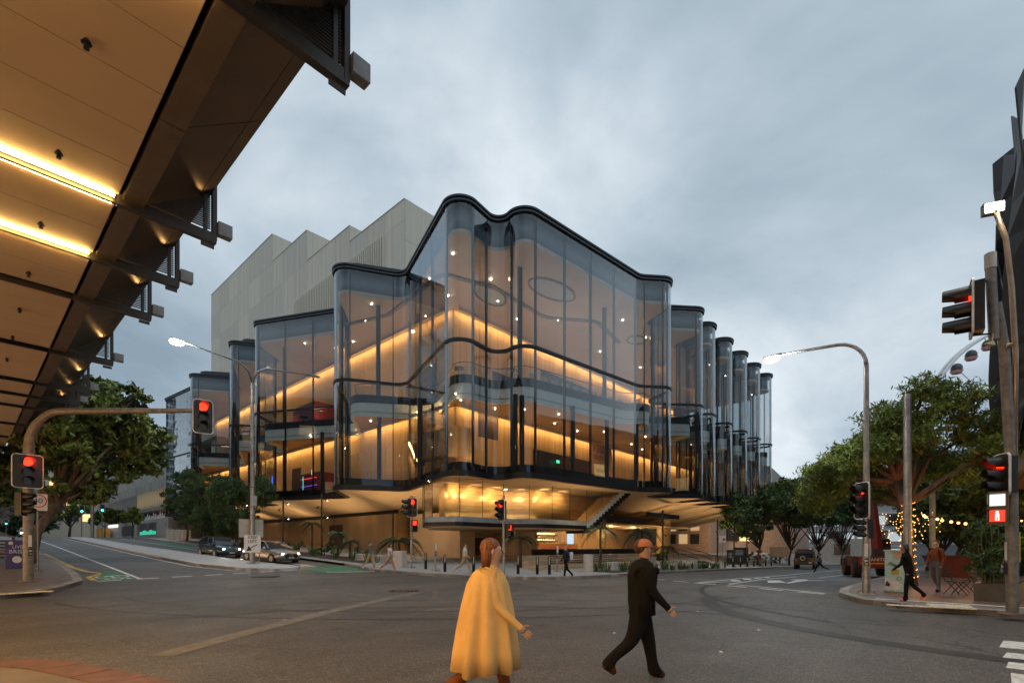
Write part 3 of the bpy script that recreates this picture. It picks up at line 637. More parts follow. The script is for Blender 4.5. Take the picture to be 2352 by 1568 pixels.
# lobby to the right: timber back wall, glass front, bar shelves, columns
MB().b2(36.3, 62, 33.5, 33.8, -0.8, 4.9).build('lobby_wall', M_TIM, theatre)
MB().b2(31.5, 62, 26, 33.5, 3.95, 4.1).build('lobby_ceiling', M_SOF, theatre)
MB().b2(31.5, 60, 24.6, 33.5, -0.6, 0.95).build('lobby_plinth', mat('sand_stone', (.34, .26, .18), .6, var=.15, scale=3), theatre)
for i in range(9): MB().b2(32 + i * 2.0, 33.96 + i * 2.0, 26.5, 26.53, 0.97, 3.95).build('glass_pane', M_CLEAR, theatre)
MB().b2(31.6, 50.2, 26.3, 26.46, 0.96, 1.5).build('lobby_sill', M_MUL, theatre)
for k in range(3):
    MB().b2(37, 44, 33.1, 33.45, 1.6 + k * .65, 1.68 + k * .65).build('bar_shelf', M_INK, theatre)
    MB().b2(37.2, 43.8, 33.42, 33.46, 1.75 + k * .65, 1.83 + k * .65).build('shelf_light', emat('lime_white', (1, .8, .36), 5), theatre)
MB().b2(36, 45, 31.2, 32.0, .95, 2.0).build('bar_counter', mat('orange_timber', (.3, .1, .03), .4), theatre)
for i in range(34):
    x = 37.3 + (i % 17) * .38; z = 1.68 + (i // 17) * .65; MB().tube([(x, 33.25, z), (x, 33.25, z + .25), (x, 33.25, z + .32)], [.05, .05, .02], 6).build('bottle', mat('bottle_%d' % (i % 4), [(.1, .2, .05), (.3, .1, .02), (.4, .35, .2), (.05, .08, .1)][i % 4], .1), theatre)
MB().b2(46.2, 47.4, 33.4, 33.46, 1.4, 3.2).build('lit_screen', emat('screen_glow', (.6, .8, 1), 1.2), theatre)
for (x, y, z0, z1, r_) in ((47, 29.5, -.3, 4.2, .55), (57.0, 27.0, -.9, 4.9, .8)):
    MB().tube([(x, y, z0), (x, y, z1)], r_, 24).build('round_column', mat('gold_column', (.42, .30, .12), .45), theatre, smooth=True, sharp=50)
MB().b2(33, 36, 29.5, 31.2, .95, 4.0).build('pier', M_SOF, theatre)
for (x, y, L_) in ((29.6, 27.0, 3.2), (38, 29, 3), (42, 28.4, 3), (46, 30.4, 3)):
    MB().b2(x, x + L_, y, y + .08, 3.42 if x < 30 else 3.86, 3.48 if x < 30 else 3.92).build('strip_light', M_WHITEGLOW, theatre)
for (x, y) in ((35, 29), (39.5, 29.6), (44, 29), (49, 29.5), (54, 29.5)):
    light('lobby_lamp', 'POINT', (x, y, 3.5), 150, (1, .62, .28), theatre, size=.12).data.energy *= 2.2
# steps beside the lobby
for i in range(9): MB().b2(50.5, 57.5, 24.2 - i * .42, 26.5, .35 - i * .15 - .3, .48 - i * .15).build('step', mat('sand_stone2', (.42, .31, .19), .6, var=.12, scale=3), theatre)
for x in (50.6, 54, 57.4): MB().tube([(x, 20.2, -.6), (x, 20.2, .45), (x, 24.4, 1.6), (x, 24.4, .5)], .035, 6).build('handrail', M_MUL, theatre)
# --- the glass pod under the corner
PV = [(24.7, 32.0, 0), (22.6, 28.9, .8), (23.6, 26.5, .9), (28.4, 26.2, 1.6), (30.4, 24.4, 1.4), (39.5, 23.4, 0)]
pp = flat(fillet(PV, 8)); pr = resample(pp, 2.1) + [pp[-1]]
def belly(p): return 6.55
for a, b in zip(pr, pr[1:]):
    if math.hypot(a[0] - b[0], a[1] - b[1]) < .3: continue
    MB().wall(inset([a, b], 0.012), 3.55, 6.6, 0.022).build('glass_pane', M_CLEAR, theatre)
podp = [p for p in pp if p[0] < 36] + [(36, 23.78)]
MB().prism(podp + [(36, 33), (27, 33)], 3.2, 3.48).build('pod_deck', M_MUL, theatre)
MB().wall(offset(podp, -0.03), 3.49, 3.85, 0.03).build('pod_skirt', mat('blue_grey_glass', (.3, .36, .4), .2), theatre)
MB().prism(offset(podp, 0.3) + [(36, 33), (27, 33)], 3.08, 3.19).build('pod_soffit', M_SOF, theatre)
M_BRASS = mat('brushed_brass', (0.70, 0.48, 0.22), 0.36, 0.3, var=0.18, scale=1.2, stretch=(.35, .35, 5))
PW = flat(fillet([(27.2, 33, 0), (24.6, 29.2, .8), (25.2, 28.3, .7), (29.4, 28.0, 1.4), (31.4, 26.0, 1.2), (40.5, 24.9, 0)], 8))
MB().wall(PW, 3.5, 6.6, 0.1).build('pod_wall', M_BRASS, theatre, smooth=True)
for i_ in range(9):
    q_ = resample(offset(PW, -.9), 2.1)
    if i_ + 1 < len(q_): light('pod_lamp', 'AREA', (q_[i_][0], q_[i_][1], 6.25), 55, (1, .62, .28), theatre, (q_[i_][0] + .8, q_[i_][1] + .9, 4.6), .5)
for p_, q_ in zip(pr, pr[1:]):
    MB().tube([(p_[0], p_[1], 3.5), (p_[0], p_[1], 6.6)], .022, 6).build('pod_mullion', M_MUL, theatre)
MB().wall(offset(PW, -.55)[1:-1], 3.5, 3.54, 0.06).build('pod_light', emat('pod_glow_low', (1, .70, .32), 10), theatre)

# hanging stair: saw-toothed dark underside, pale stringer, tan treads
NS = 15; A = Vector((35.6, 23.75, 3.2)); B = Vector((40.8, 22.6, 6.95)); dv = (B - A) / NS; tx = Vector((dv.x, dv.y, 0)); ah = math.atan2(dv.y, dv.x); lx = tx.length
stair = empty('hanging_stair', (A.x, A.y, 0), ah, theatre)
sm_ = MB().b2(0, lx + .14, 0, 2.6, -.34, dv.z + .04).mesh('stair_step', M_MUL); tm_ = MB().b2(-.0, lx, -.04, -.005, .1, dv.z + .34).mesh('stair_stringer', mat('blue_grey_paint', (.42, .5, .56), .45)); te_ = MB().b2(.04, lx + .04, .04, 2.6, dv.z + .045, dv.z + .4).mesh('stair_tread', M_TIM)
for i in range(NS):
    for nm, me in (('stair_step', sm_), ('stair_stringer', tm_), ('stair_tread', te_)): share(nm, me, stair, (i * lx, 0, A.z + i * dv.z))
for i in range(5):
    c0 = i * 3 * lx; MB().hexa([(c0 + .01, -.06, A.z + i * 3 * dv.z + .8), (c0 + 3 * lx - .01, -.06, A.z + (i * 3 + 3) * dv.z + .8), (c0 + 3 * lx - .01, -.04, A.z + (i * 3 + 3) * dv.z + .8), (c0 + .01, -.04, A.z + i * 3 * dv.z + .8)], [(c0 + .01, -.06, 6.6), (c0 + 3 * lx - .01, -.06, 6.62 if i < 4 else 7.6), (c0 + 3 * lx - .01, -.04, 6.62 if i < 4 else 7.6), (c0 + .01, -.04, 6.6)]).build('stair_pane', M_CLEAR, stair)
MB().b2(44.5, 51.5, 22.6, 22.9, 4.6, 5.05).build('soffit_beam', M_MUL, theatre)
MB().b2(39.6, 48.0, 24.6, 24.9, 4.2, 4.62).build('soffit_beam', M_MUL, theatre)
# tower reflection modelled behind the farthest panes: dark backing, pale strips as mirrored balconies
M_REFL = mat('dark_reflection', (.012, .013, .016), .12)
MB().b2(23.5, 24.1, 84.2, 96, 6, 25).build('reflection_backing', M_REFL, theatre)
for j in range(11):
    MB().wall([(23.3 + .12 * math.sin(i * 1.3 + j), 84.4 + i * .6) for i in range(19)], 7 + j * 1.65, 7.35 + j * 1.65, .15).build('reflected_balcony', mat('pale_reflection', (.30, .31, .32), .4), theatre)
for i in range(5): MB().b2(23.25, 23.45, 85 + i * 2.5, 85.2 + i * 2.5, 6.2, 24.9).build('grid_post', M_MUL, theatre)
# warm uplight on the belly (lamps of the slim poles stand below)
for (x, y, z, e_) in ((24.5, 47, 1.6, 240), (25, 58, 2.1, 240), (25, 70, 2.6, 220), (24.5, 36, 1.2, 300), (33, 20.5, 1.0, 240), (44, 23.6, .8, 360), (53, 22, .4, 360), (62, 22.5, .2, 300), (71, 22.5, .1, 260)):
    light('soffit_uplight', 'SPOT', (x, y, z), e_ * 3.8, (1, .64, .30), theatre, (x + .4, y + .6, 9), .2, spot=130, blend=.9)
# --- concrete tower
TW = [(43.2, 54.1, 37.8), (54.1, 65.0, 39.7), (65.0, 76.0, 43.8), (76.0, 102.8, 47.9)]
M_CON = [mat('board_concrete_%d' % k, tuple(v * 1.6 for v in c), 0.8, var=0.06, scale=1.6, stretch=(1.6, 1.6, .05), bump=.15, bscale=8) for k, c in enumerate(((.41, .385, .325), (.385, .36, .305), (.43, .40, .335), (.37, .355, .315)))]
M_CONP = mat('pale_smooth_concrete', (.45, .44, .41), .75, var=.06, scale=.8)
core = MB()
for k, (y0, y1, zt) in enumerate(TW): core.b2(31.15, 62, y0 + (.05 if k == 0 else 0), y1, 12, zt - .1)
core.build('tower_core', mat('joint_grey', (.10, .095, .085), .9), theatre)
pcache = {}
for k, (y0, y1, zt) in enumerate(TW):
    n_ = round((y1 - y0) / 4.2); w_ = (y1 - y0) / n_; z = zt; j = 0
    while z > 16:
        h_ = (zt - 35.6 if k == 0 and j == 0 else 4.3)
        for i in range(n_):
            yy = y0 + i * w_
            if k <= 2 and z - h_ < 35 and yy > 46 and yy < 67: continue
            mi = random.randrange(4); key = (round(w_, 3), round(h_, 3), mi)
            if key not in pcache: pcache[key] = MB().b2(-.15, 0, .018, w_ - .018, -h_ + .02, 0).mesh('concrete_panel', M_CON[mi])
            share('concrete_panel', pcache[key], theatre, (31.15, yy, z))
        z -= h_; j += 1
    MB().b2(30.96, 31.06, y0, y1, zt + .002, zt + .1).build('coping', M_CONP, theatre)
for k, (y0, y1, zt) in enumerate(TW):
    zlo = 16 if k == 0 else TW[k - 1][2]; z = zt
    while z > zlo + .5:
        for i in range(7):
            h_ = min(4.3, z - zlo); mi = random.randrange(4)
            MB().b2(31.03 + i * 4.3, 35.27 + i * 4.3, y0 - .15, y0, z - h_ + .03, z).build('concrete_panel', M_CON[mi] if i else M_CON[0], theatre)
        z -= 4.3
MB().b2(34.2, 39, 43.0, 43.04, 29, 35.4).build('dark_opening', M_MUL, theatre)
lm = MB().b2(-.34, 0, -.09, .09, 0, 11.5).mesh('louvre', M_CON[2])
for i in range(48): share('louvre', lm, theatre, (31.15, 46.9 + i * .45, 24.0))
# ================================================================== canopy overhead
M_CANC = mat('canopy_ceiling', (0.46, 0.36, 0.25), 0.55, var=0.05, scale=0.6)
M_CAND = mat('bronze_panel', (0.042, 0.034, 0.028), 0.42, 0.3, var=0.15, scale=1.2)
M_CANF = mat('dark_fin_metal', (0.045, 0.043, 0.042), 0.42, 0.4, var=0.2, scale=2)
M_BOX = mat('zinc_box', (0.22, 0.23, 0.24), 0.5, 0.4, var=0.2, scale=6)
M_WARMW_S = emat('lit_window_dim', (1, .66, .3), 1.0)
canopy = thing('street_canopy', 'long bronze street canopy with glowing ceiling strips and slatted fins', 'canopy', (0, 0, 0))
FY = [-4.2, 1.0, 6.2, 11.4, 14.0, 16.6, 21.7, 26.4, 28.9, 31.3, 36.0, 40.5, 45.0, 49.5]
LIT = {-4.2, 1.0, 6.2, 11.4, 14.0}
MB().b2(-12, 3.4, -4.4, 52, 9.3, 9.5).build('canopy_roof', M_CAND, canopy)
for a, b in zip(FY, FY[1:]):
    n_ = max(1, round((b - a - .3) / 1.04)); w_ = (b - a - .3) / n_
    for i in range(n_):
        y0 = a + .15 + i * w_
        for x0, x1 in ((-12, -2.5), (-2.5, 1.9)): MB().b2(x0 + .006, x1 - (.006 if x1 < 0 else 0), y0 + .006, y0 + w_ - .006, 8.0, 8.05).build('ceiling_panel', M_CANC, canopy)
    m_ = (a + b) / 2
    for u0, u1 in (((a, m_), (m_, b)) if b - a > 3 else ((a, b),)):
        MB().hexa([(1.98, u0 + .01, 8.0), (2.3, u0 + .01, 8.0), (2.3, u1 - .01, 8.0), (1.98, u1 - .01, 8.0)], [(1.98, u0 + .01, 8.1), (2.3, u0 + .01, 8.1), (2.3, u1 - .01, 8.1), (1.98, u1 - .01, 8.1)]).build('edge_panel', mat('brown_edge', (.085, .065, .048), .5), canopy)
        MB().hexa([(2.31, u0 + .01, 8.08), (3.2, u0 + .01, 8.72), (3.2, u1 - .01, 8.72), (2.31, u1 - .01, 8.08)], [(2.31, u0 + .01, 8.2), (3.2, u0 + .01, 8.84), (3.2, u1 - .01, 8.84), (2.31, u1 - .01, 8.2)]).build('soffit_panel', M_CAND, canopy)
        MB().hexa([(3.215, u0 + .01, 8.735), (3.45, u0 + .01, 8.9), (3.45, u1 - .01, 8.9), (3.215, u1 - .01, 8.735)], [(3.215, u0 + .01, 8.85), (3.45, u0 + .01, 9.3), (3.45, u1 - .01, 9.3), (3.215, u1 - .01, 9.3)]).build('edge_trim', M_CAND, canopy)
M_LED = emat('led_yellow', (1.0, 0.58, 0.16), 95.0)
slat = MB().hexa([(2.35, -.025, 0), (3.42, -.025, 0), (3.42, .025, 0), (2.35, .025, 0)], [(2.35, -.025, .012), (3.42, -.025, .012), (3.42, .025, .012), (2.35, .025, .012)]).mesh('slat', M_CANF)
fl = MB().b2(1.9, 3.52, -.06, .06, 7.89, 7.95).mesh('fin_flange', M_CANF)
fp = MB().b2(3.45, 3.53, -.06, .06, 7.951, 9.1).b2(3.30, 3.36, -.04, .04, 7.951, 8.9).mesh('fin_post', M_CANF)
fbx = MB().b2(3.54, 3.80, -.12, .04, 8.08, 8.34).mesh('end_box', M_BOX)
fpl = MB().prism([(3.25, -.01), (3.49, -.01), (3.49, .01), (3.25, .01)], 7.78, 7.859).mesh('end_plate', M_CANF)
fv = MB().b2(1.9, 3.5, -.05, -.035, 7.951, 8.09).mesh('fin_web', M_CANF)
sp = MB().tube([(0, 0, 0), (0, 0, .06)], [.06, .02], 8).tube([(0, 0, -.07), (0, 0, 0)], [.035, .02], 8).mesh('sprinkler', M_MUL)
for b in FY:
    f = empty('fin', (0, b, 0), 0, canopy)
    for nm, me in (('fin_flange', fl), ('fin_post', fp), ('end_box', fbx), ('end_plate', fpl), ('fin_web', fv)): share(nm, me, f)
    for k in range(16): share('slat', slat, f, (0, 0, 8.16 + k * .045))
    MB().b2(-12, 1.9, b - .15, b + .15, 8.06, 8.12).build('strip_recess', M_CAND, canopy)
    MB().b2(-12, 1.97, b - .035, b + .035, 7.9, 8.06).build('ceiling_rib', M_MUL, canopy)
    if b in LIT:
        for s_ in (-1, 1):
            MB().b2(-12, 1.85, b + s_ * .128 - .02, b + s_ * .128 + .02, 7.955, 7.985).build('light_strip', M_LED, canopy)
    light('fin_lamp', 'SPOT', (3.32, b - .12, 8.62), 6.0, (1, .5, .16), canopy, (3.3, b - .9, 8.95), .02, spot=90, blend=.8)
# shops behind the footpath: a lit shopfront under the canopy, storeys above
shop = thing('shop_building', 'tall street building carrying the bronze canopy, lit shops below', 'building', (0, 0, 0))
MB().b2(-34, -12.05, -30, 160, 9.6, 27).build('wall', mat('street_block_brick', (.13, .115, .10), .6, var=.15, scale=.6), shop)
MB().b2(-34, -12.6, -30, 160, 0, 9.5).build('back_wall', mat('shop_inner', (.25, .18, .12), .6), shop)
for i in range(22):
    MB().b2(-12.5, -12.4, -6 + i * 4.2, -2.2 + i * 4.2, .6, 3.4).build('shop_window', emat('shop_glow', (1, .58, .28), 7), shop)
    for j in range(5): MB().b2(-12.04, -12.0, -6 + i * 4.2, -3.4 + i * 4.2, 11 + j * 3.2, 12.8 + j * 3.2).build('window', mat('dim_window', (.05, .05, .06), .2) if (i * 5 + j * 3) % 7 else M_WARMW_S, shop)
for k in range(18): share('sprinkler', sp, canopy, (1.05, 0.27 + 2.6 * k, 7.93))
# ================================================================== background buildings
M_GC = mat('grey_board_concrete', (.33, .325, .30), .8, var=.16, scale=1.2, stretch=(1, 1, .15), bump=.2, bscale=6)
M_GB = mat('grey_block', (.36, .355, .33), .8, var=.2, scale=2.5, bump=.2, bscale=8)
M_WARMW = emat('lit_window_warm', (1, .66, .28), 1.6)
ac = thing('arts_centre', 'grey concrete arts centre with ribbed front and stepped terraces', 'building', (0, 0, 0))
MB().b2(23, 60, 97.5, 161, 2.5, 6.5).build('base_wall', M_GB, ac)
bk = MB().b2(-.04, 0, .01, 2.99, .01, .99).mesh('block_course', M_GB)
for j in range(3):
    for i in range(20): share('block_course', bk, ac, (23, 98 + i * 3.0 + (1.0 if j % 2 else 0), 3.6 + j))
MB().b2(26.5, 60, 97.5, 150, 6.5, 8.4).build('terrace_recess', M_DARKIN, ac)
for i in range(12): MB().b2(26.3, 26.5, 98 + i * 1.2, 98.9 + i * 1.2, 6.6, 8.3).build('lit_curtain', emat('curtain_glow', (.9, .32, .1), .5), ac)
MB().b2(24, 60, 97.5, 150, 8.4, 9.1).build('upper_deck', M_GC, ac)
MB().b2(24.2, 60, 97.5, 150, 9.1, 11.9).build('gallery', mat('gallery_wall', (.3, .26, .2), .7), ac)
MB().b2(24.1, 24.2, 97.5, 122, 9.2, 11.8).build('lit_gallery', M_WARMW, ac)
rib = MB().b2(23.6, 24.15, -.12, .12, 8.8, 12).mesh('rib', M_GC)
for i in range(44): share('rib', rib, ac, (0, 98 + i * 1.2, 0))
MB().b2(23.7, 60, 97.5, 150, 11.95, 13.6).build('parapet_wall', M_GC, ac)
MB().b2(23, 60, 150, 161, 6.5, 15).build('end_block', M_GC, ac); MB().b2(24, 60, 151, 158, 15, 18.8).build('end_block', M_GC, ac)
for i in range(3): MB().b2(23.02, 26, 146 + i * 1.6 - 1.6, 150, 6.5 + (2 - i) * -.0 + i * .8, 7.3 + i * .8).build('stair_block', M_GB, ac)
for i in range(5): MB().b2(25.2 + i * 1.0, 60, 104 + i * 2, 140 - i, 13.6 + i * 1.5, 15.1 + i * 1.5).build('stepped_terrace', M_GC, ac)
MB().b2(30, 62, 97.5, 143, 21.1, 27.2).build('tower_block', M_GC, ac)
text('ARTS CENTRE', 1.15, M_MUL, ac, (22.95, 154.5, 12.6), (R(90), 0, R(-90)))
MB().b2(22.9, 22.98, 152.5, 155.5, 15.6, 18.2).build('banner', mat('dark_blue_banner', (.03, .04, .09), .6), ac)
for i in range(6):
    y = 104.5 + i * 2.35; p_ = MB().b2(22.9, 22.99, y, y + 2.1, 3.9, 6.0).build('poster', mat('poster_dark_%d' % (i % 3), [(.09, .08, .12), (.05, .07, .09), (.14, .11, .12)][i % 3], .4), ac)
    if i < 5: MB().b2(22.86, 22.895, y, y + 2.1, 3.9, 4.5 + .2 * (i % 2)).build('poster_glow', emat('teal_poster', (.03, .6, .38), .9), p_)
for i in range(5): MB().b2(22.9, 22.99, 121 + i * 2.3, 123 + i * 2.3, 3.9, 5.9).build('poster', mat('poster_dark_1', (.05, .07, .09), .4), ac)
MB().b2(20.5, 22.4, 141, 144.5, 3.6, 5.8).build('kiosk', mat('ochre_kiosk', (.42, .22, .04), .5), ac)
MB().b2(22.5, 22.95, 136, 144, 6.0, 6.5).build('awning_light', emat('awning_white', (1, .9, .7), 2), ac)
for i in range(18): MB().tube([(24.2, 100 + i * 1.5, 6.5), (24.2, 100 + i * 1.5, 7.6 + .3 * (i % 3))], [.35, .03], 6).build('folded_umbrella', mat('pale_canvas', (.6, .62, .65), .7), ac)
MB().b2(24, 24.03, 118, 140, 6.5, 7.8).build('terrace_pane', M_CLEAR, ac)
# far pale block beyond the trees on the left street
fb = thing('office_block', 'pale distant office block beyond the grey trees', 'building', (0, 0, 0))
MB().b2(14, 40, 215, 240, 3, 27).build('wall', mat('cream_far_wall', (.45, .40, .32), .7), fb)
for i in range(6):
    for j in range(3): MB().b2(15 + i * 4, 18 + i * 4, 214.8, 214.98, 10 + j * 5, 12.4 + j * 5).build('window', mat('dim_window', (.05, .05, .06), .2) if (i + j) % 3 else M_WARMW, fb)
fb2 = thing('car_park_block', 'low brown block with one lit storey behind bare trees', 'building', (0, 0, 0))
MB().b2(4, 13, 205, 225, 3, 19).build('wall', mat('brown_far_wall', (.2, .14, .1), .7), fb2); MB().b2(4.3, 12.7, 204.8, 204.98, 13.5, 15.6).build('window', emat('amber_storey', (1, .45, .15), .5), fb2)
# tower across the street (seen as a reflection in the far glass)
at_ = thing('apartment_tower', 'slim apartment tower with wavy balconies across the street', 'building', (0, 0, 0))
MB().b2(-44, 1, 240, 280, 0, 66).build('wall', mat('tower_grey', (.12, .12, .13), .4), at_)
for j in range(20):
    pts = [(-44 + i * 1.5, 238.6 + 1.0 * math.sin(i * .55 + j * .8)) for i in range(31)]
    MB().wall(pts, 3 + j * 3.2, 4.0 + j * 3.2, .4).build('balcony', mat('balcony_white', (.45, .45, .46), .5), at_)
# brick block under/behind the theatre's right end
M_BRK = mat('pink_brick', (.46, .33, .26), .75, var=.12, scale=2, bump=.3, bscale=20)
bb = thing('brick_block', 'pink brick block lit warm behind the theatre soffit', 'building', (0, 0, 0))
MB().b2(82, 118, 31, 60, -2, 15).build('wall', M_BRK, bb)
for i in range(3):
    for j in range(2): MB().b2(81.8, 81.98, 32.6 + i * 2, 34.0 + i * 2, 2.2 + j * 2.2, 3.8 + j * 2.2).build('window', emat('dim_lit_pane', (1, .62, .3), .55) if (i + j) % 2 else mat('dim_window', (.05, .05, .06), .2), bb)
MB().b2(81.7, 81.79, 32, 39, 4.0, 4.15).build('brick_ledge', M_PAVE, bb)
MB().b2(90, 96, 30.8, 30.98, 2.8, 6).build('window', M_MUL, bb); MB().b2(97, 104, 30.8, 30.98, 2.8, 5.4).build('window', M_WARMW, bb)
MB().b2(106, 118, 24, 31, -2, 14).build('wing', M_BRK, bb)
for i in range(8): MB().b2(66, 80, 24.5 + i * .4, 30, -1 + i * .18, -.82 + i * .18).build('step', M_PAVE, bb)
light('brick_lamp', 'SPOT', (76, 27, 4.2), 900, (1, .66, .36), bb, (88, 33, 2), .2, spot=120)
light('brick_lamp', 'SPOT', (96, 24, 6), 900, (1, .7, .4), bb, (98, 32, 3), .2, spot=120)
gb = thing('gabled_hall', 'grey hall with sloping roof beyond the last glass bay', 'building', (0, 0, 0))
MB().hexa([(150, 40, -3), (190, 40, -3), (190, 70, -3), (150, 70, -3)], [(150, 40, 24), (190, 40, 18), (190, 70, 18), (150, 70, 24)]).build('wall', mat('stone_grey', (.26, .25, .23), .8), gb)
# far right street end: pale pavilion, station frames
pv = thing('white_site_office', 'white site office hut at the far street end', 'hut', (0, 0, 0))
MB().b2(112, 122, 13.5, 22, -1.8, 3.2).build('wall', mat('hut_white', (.6, .6, .58), .6), pv); MB().b2(111.9, 111.98, 16, 18.6, .2, 2.2).build('window', mat('dim_window', (.05, .05, .06), .2), pv)
sta = thing('station_building', 'long glazed station building across the far street end', 'building', (0, 0, 0))
MB().b2(150, 165, -30, 40, -2, 12).build('wall', mat('pale_station', (.35, .37, .37), .6), sta)
for j in range(3):
    MB().b2(149.2, 149.9, -30, 40, 1.6 + j * 4, 2.1 + j * 4).build('deck_edge', mat('hut_white', (.6, .6, .58), .6), sta)
    for i in range(22): MB().b2(149.6, 149.95, -29 + i * 3.1, -26.6 + i * 3.1, -1 + j * 4, 1.2 + j * 4).build('window', emat('station_glow', (.85, .95, 1), .55) if (i * 7 + j) % 3 else mat('dim_window', (.05, .05, .06), .2), sta)
tw = thing('glass_tower', 'pale blue glass tower glimpsed behind the big tree', 'building', (0, 0, 0))
MB().b2(120, 135, -6, 8, -2, 19).build('wall', mat('blue_tower', (.22, .30, .36), .25), tw)
for j in range(7): MB().b2(119.8, 119.98, -6, 8, 2 + j * 2.4, 2.5 + j * 2.4).build('floor_band', mat('tower_band', (.5, .52, .54), .4) if j != 5 else mat('pink_band', (.7, .2, .22), .5), tw)
# fin-clad building at the right edge
fbld = thing('fin_clad_building', 'dark building clad in tall twisted metal blades', 'building', (0, 0, 0))
M_BLADE = mat('charcoal_blade', (.02, .02, .022), .5, .3, var=.25, scale=1.2, stretch=(1, 1, .1))
MB().b2(22, 34, -9, -2.9, 5.6, 16.5).build('wall', mat('brown_board_wall', (.11, .085, .065), .7, var=.25, scale=1.4, stretch=(.1, 1, 1)), fbld)
MB().b2(19, 60, -9, -1.6, 4.75, 5.3).build('awning', mat('awning_concrete', (.34, .33, .31), .7), fbld)
MB().b2(19.2, 60, -8.9, -1.8, 4.66, 4.745).build('awning_soffit', mat('awning_timber', (.36, .20, .12), .5), fbld)
for x in (24, 30, 37): light('awning_lamp', 'AREA', (x, -4.6, 4.6), 60, (1, .6, .32), fbld, (x, -4.6, 0), .8)
MB().b2(21, 60, -9, -8.6, 0, 4.6).build('shop_wall', mat('shop_tan', (.36, .25, .16), .6), fbld)
for i in range(5): MB().b2(23 + i * 4, 26.4 + i * 4, -8.58, -8.5, .5, 3.6).build('shop_window', M_WARMW, fbld)
rb_ = random.Random(4)
for i in range(8):
    x = 25.6 + i * 1.6; top = 18.6 - abs(i - 2) * .25 - (i % 3) * .7; n_ = 10; mb = MB(); a0 = rb_.uniform(-.4, .4); tw_ = rb_.uniform(1.6, 3.0) * rb_.choice((-1, 1))
    vs = []
    for k in range(n_ + 1):
        t = k / n_; a = a0 + math.sin(t * tw_ * 2) * 1.1; w = .55 + .25 * math.sin(t * 5 + i); z = 5.4 + (top - 5.4) * t
        ca, sa = math.cos(a), math.sin(a); tip = 0.5 * w * t * t
        for s_, zz_ in ((-1, 0), (1, 0.9 * (t > .95))):
            for th in (-.03, .03): vs.append((x + s_ * w * ca - th * sa, -1.45 + s_ * w * sa * .75 + th * ca, z + zz_))
    fs = []
    for k in range(n_):
        b0, b1 = k * 4, k * 4 + 4
        for p_, q_ in ((0, 2), (2, 3), (3, 1), (1, 0)): fs.append((b0 + p_, b0 + q_, b1 + q_, b1 + p_))
    fs += [(0, 1, 3, 2), (n_ * 4, n_ * 4 + 2, n_ * 4 + 3, n_ * 4 + 1)]
    mb.add(vs, fs).build('blade', M_BLADE, fbld)
for z in (7, 10, 13, 16): MB().b2(24, 38, -2.9, -2.0, z, z + .22).build('blade_bracket', M_CANF, fbld)
# hotel opposite the theatre, off to the right: seen in the glass
ho = thing('hotel_block', 'long dark hotel block across the right street, mirrored in the glass', 'building', (0, 0, 0))
MB().b2(34, 125, -46, -15, 0, 24).build('wall', mat('hotel_dark', (.10, .095, .09), .5, var=.15, scale=.5), ho)
for i in range(22):
    for j in range(4): MB().b2(35.5 + i * 4, 38 + i * 4, -14.98, -14.9, 4 + j * 3.6, 6.2 + j * 3.6).build('window', mat('dim_window', (.05, .05, .06), .2) if (i * 5 + j * 3) % 6 else M_WARMW, ho)
# observation wheel far behind
wc = Vector((0, 0, 0)); fw = thing('observation_wheel', 'white ferris wheel with dark gondolas rising over the right tree', 'ferris wheel')
dW = 150.0; cW = math.cos(R(42.2)); sW = math.sin(R(42.2)); rW = dW * (2370 - 1176) / 1149
ctr = Vector((dW * cW + rW * sW, dW * sW - rW * cW, 1.7 + (1255 - 1000) * dW / 1149)); ux = Vector((sW, -cW, 0)); RW = 32.8
M_WH = mat('wheel_white', (.72, .72, .72), .5)
for off in (-1.0, 1.0):
    oy = Vector((cW, sW, 0)) * off
    MB().tube([ctr + oy + ux * RW * math.cos(a) + Vector((0, 0, RW * math.sin(a))) for a in [2 * math.pi * i / 64 for i in range(65)]], .42, 6).build('wheel_rim', M_WH, fw)
for i in range(32):
    a = 2 * math.pi * (i + .3) / 32; p = ctr + ux * (RW - 2.6) * math.cos(a) + Vector((0, 0, (RW - 2.6) * math.sin(a)))
    if p.z < 5: continue
    g_ = MB().ball(p, (1.5, 1.5, 1.55), 12, 8).build('gondola', mat('gondola_dark', (.05, .06, .07), .2), fw, smooth=True)
    MB().tube([p + Vector((0, 0, -1.5)), p + Vector((0, 0, -.7))], [1.2, 1.62], 12).build('gondola_skirt', mat('gondola_coral', (.7, .35, .3), .5), g_)
    if i % 2 == 0: MB().tube([ctr, ctr + ux * RW * math.cos(a) + Vector((0, 0, RW * math.sin(a)))], .12, 5).build('spoke', mat('spoke_pink', (.75, .5, .52), .5), fw)
for s_ in (-1, 1): MB().tube([ctr, (ctr.x + ux.x * 14 * s_, ctr.y + ux.y * 14 * s_, -2)], .8, 8).build('support_leg', M_WH, fw)
